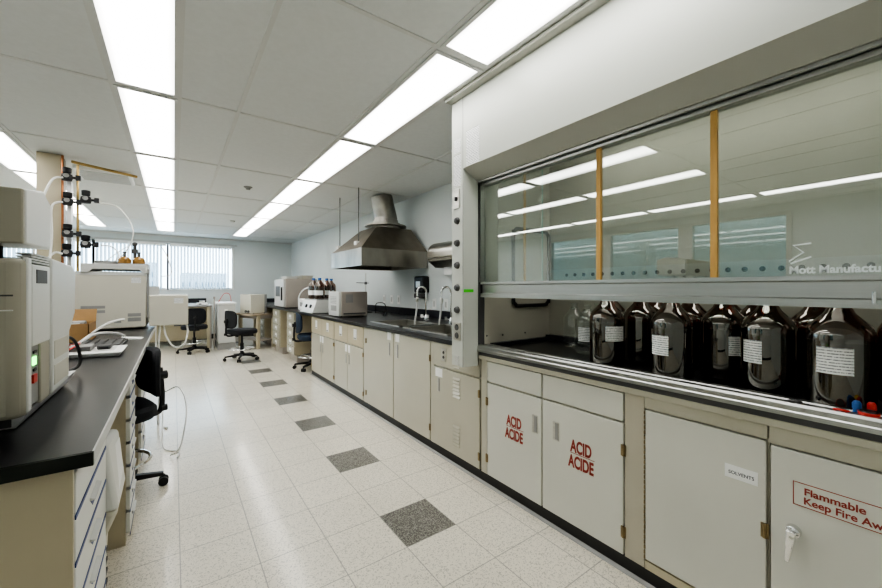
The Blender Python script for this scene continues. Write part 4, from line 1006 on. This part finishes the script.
t = thing('power_adapter', (-.33, 2.93, .927), 'small black adapter block on the white tray', 'device')
B(-.36, -.30, 2.89, 2.99, .9275, .95).build('body', 'dgrey', t, bev=.006); B(-.35, -.31, 2.888, 2.89, .932, .942).build('front', 'black', t)
bxo = thing('cardboard_box', (-.62, 3.7, .9), 'open brown cardboard box on the left bench by the keyboard', 'box')
m = MB(); a0, a1, c0, c1_, zt = -.74, -.49, 3.6, 3.9, 1.03
m.box(a0, a1, c0, c0+.005, .901, zt).box(a0, a1, c1_-.005, c1_, .901, zt).box(a0, a0+.005, c0, c1_, .901, zt).box(a1-.005, a1, c0, c1_, .901, zt).box(a0, a1, c0, c1_, .901, .905)
m.build('body', 'card', bxo)
MB().hexa([(a0, c1_, zt), (a1, c1_, zt), (a1, c1_+.005, zt), (a0, c1_+.005, zt)], [(a0, c1_+.04, zt+.09), (a1, c1_+.04, zt+.09), (a1, c1_+.045, zt+.09), (a0, c1_+.045, zt+.09)]).build('flap', 'card', bxo)
MB().hexa([(a0-.07, c0, zt-.02), (a0, c0, zt-.005), (a0, c1_, zt-.005), (a0-.07, c1_, zt-.02)], [(a0-.07, c0, zt-.015), (a0, c0, zt), (a0, c1_, zt), (a0-.07, c1_, zt-.015)]).build('flap', 'card', bxo)
t = thing('foam_pouch', (-.58, 3.75, 1.0), 'grey pouch inside the open cardboard box', 'pouch')
B(-.65, -.52, 3.62, 3.75, .906, 1.045).build('body', 'mgrey', t, bev=.01); B(-.63, -.54, 3.618, 3.62, 1.01, 1.035).build('tag', 'white', t)
t = thing('paper_towel', (-.3, 3.75, .9), 'crumpled white cloth strip on the far bench edge', 'cloth')
MB().hexa([(-.30, 3.62, .901), (-.20, 3.58, .901), (-.19, 3.68, .901), (-.33, 3.70, .901)], [(-.30, 3.62, .91), (-.20, 3.585, .905), (-.20, 3.67, .907), (-.32, 3.69, .916)]).build('fold', 'white', t)
hose('hose', [(-.50, 3.45, .93), (-.40, 3.5, 1.02), (-.33, 3.55, 1.05), (-.30, 3.6, 1.05)], .008, 'hose', 'short stiff white tube rising beside the cardboard box')
hose('cable', [(-.48, 3.1, .935), (-.42, 3.3, .98), (-.33, 3.45, .965), (-.30, 3.6, .93)], .010, 'lgrey', 'thick grey cable arching over the keyboard', 'cable')
hose('cable', [(-.62, 2.7, .91), (-.50, 2.75, .93), (-.44, 2.95, .965), (-.52, 3.2, .93)], .004, 'red', 'thin red cable on the white tray', 'cable')
hose('cable', [(-.42, 2.15, 1.08), (-.36, 2.22, 1.07), (-.342, 2.28, 1.0), (-.35, 2.3, .93), (-.42, 2.25, .91)], .006, 'dgrey', 'grey cable looping behind the cream analyser', 'cable')

# ------------------------------------------------------------------ camera, light, world
cam = bpy.data.cameras.new('camera'); co = bpy.data.objects.new('camera', cam); C.objects.link(co)
cam.sensor_width = 36; cam.lens = 372.92/882*36; cam.shift_y = -(294-288.13)/882; cam.clip_start = .02
co.location = (0, 0, 1.282); co.rotation_euler = (PI/2, 0, -.6215)
bpy.context.scene.camera = co
w = bpy.data.worlds.new('world'); bpy.context.scene.world = w; w.use_nodes = True
nt = w.node_tree; bg = nt.nodes['Background']
tc = nt.nodes.new('ShaderNodeTexCoord'); sp = nt.nodes.new('ShaderNodeSeparateXYZ'); nt.links.new(tc.outputs['Generated'], sp.inputs[0])
cr = nt.nodes.new('ShaderNodeValToRGB'); cr.color_ramp.elements[0].position = .45; cr.color_ramp.elements[0].color = (.55, .62, .66, 1); cr.color_ramp.elements[1].position = .62; cr.color_ramp.elements[1].color = (.75, .88, 1, 1)
mr = nt.nodes.new('ShaderNodeMapRange'); mr.inputs[1].default_value = -1; nt.links.new(sp.outputs[2], mr.inputs[0]); nt.links.new(mr.outputs[0], cr.inputs[0]); nt.links.new(cr.outputs[0], bg.inputs[0])
bg.inputs[1].default_value = 3.2
S = bpy.context.scene
S.view_settings.view_transform = 'AgX'; S.view_settings.look = 'AgX - High Contrast'; S.view_settings.exposure = EXPO
S.cycles.max_bounces = 10; S.cycles.diffuse_bounces = 5; S.cycles.glossy_bounces = 5; S.cycles.transparent_max_bounces = 24
S.cycles.use_denoising = True
S.cycles.sample_clamp_indirect = 6
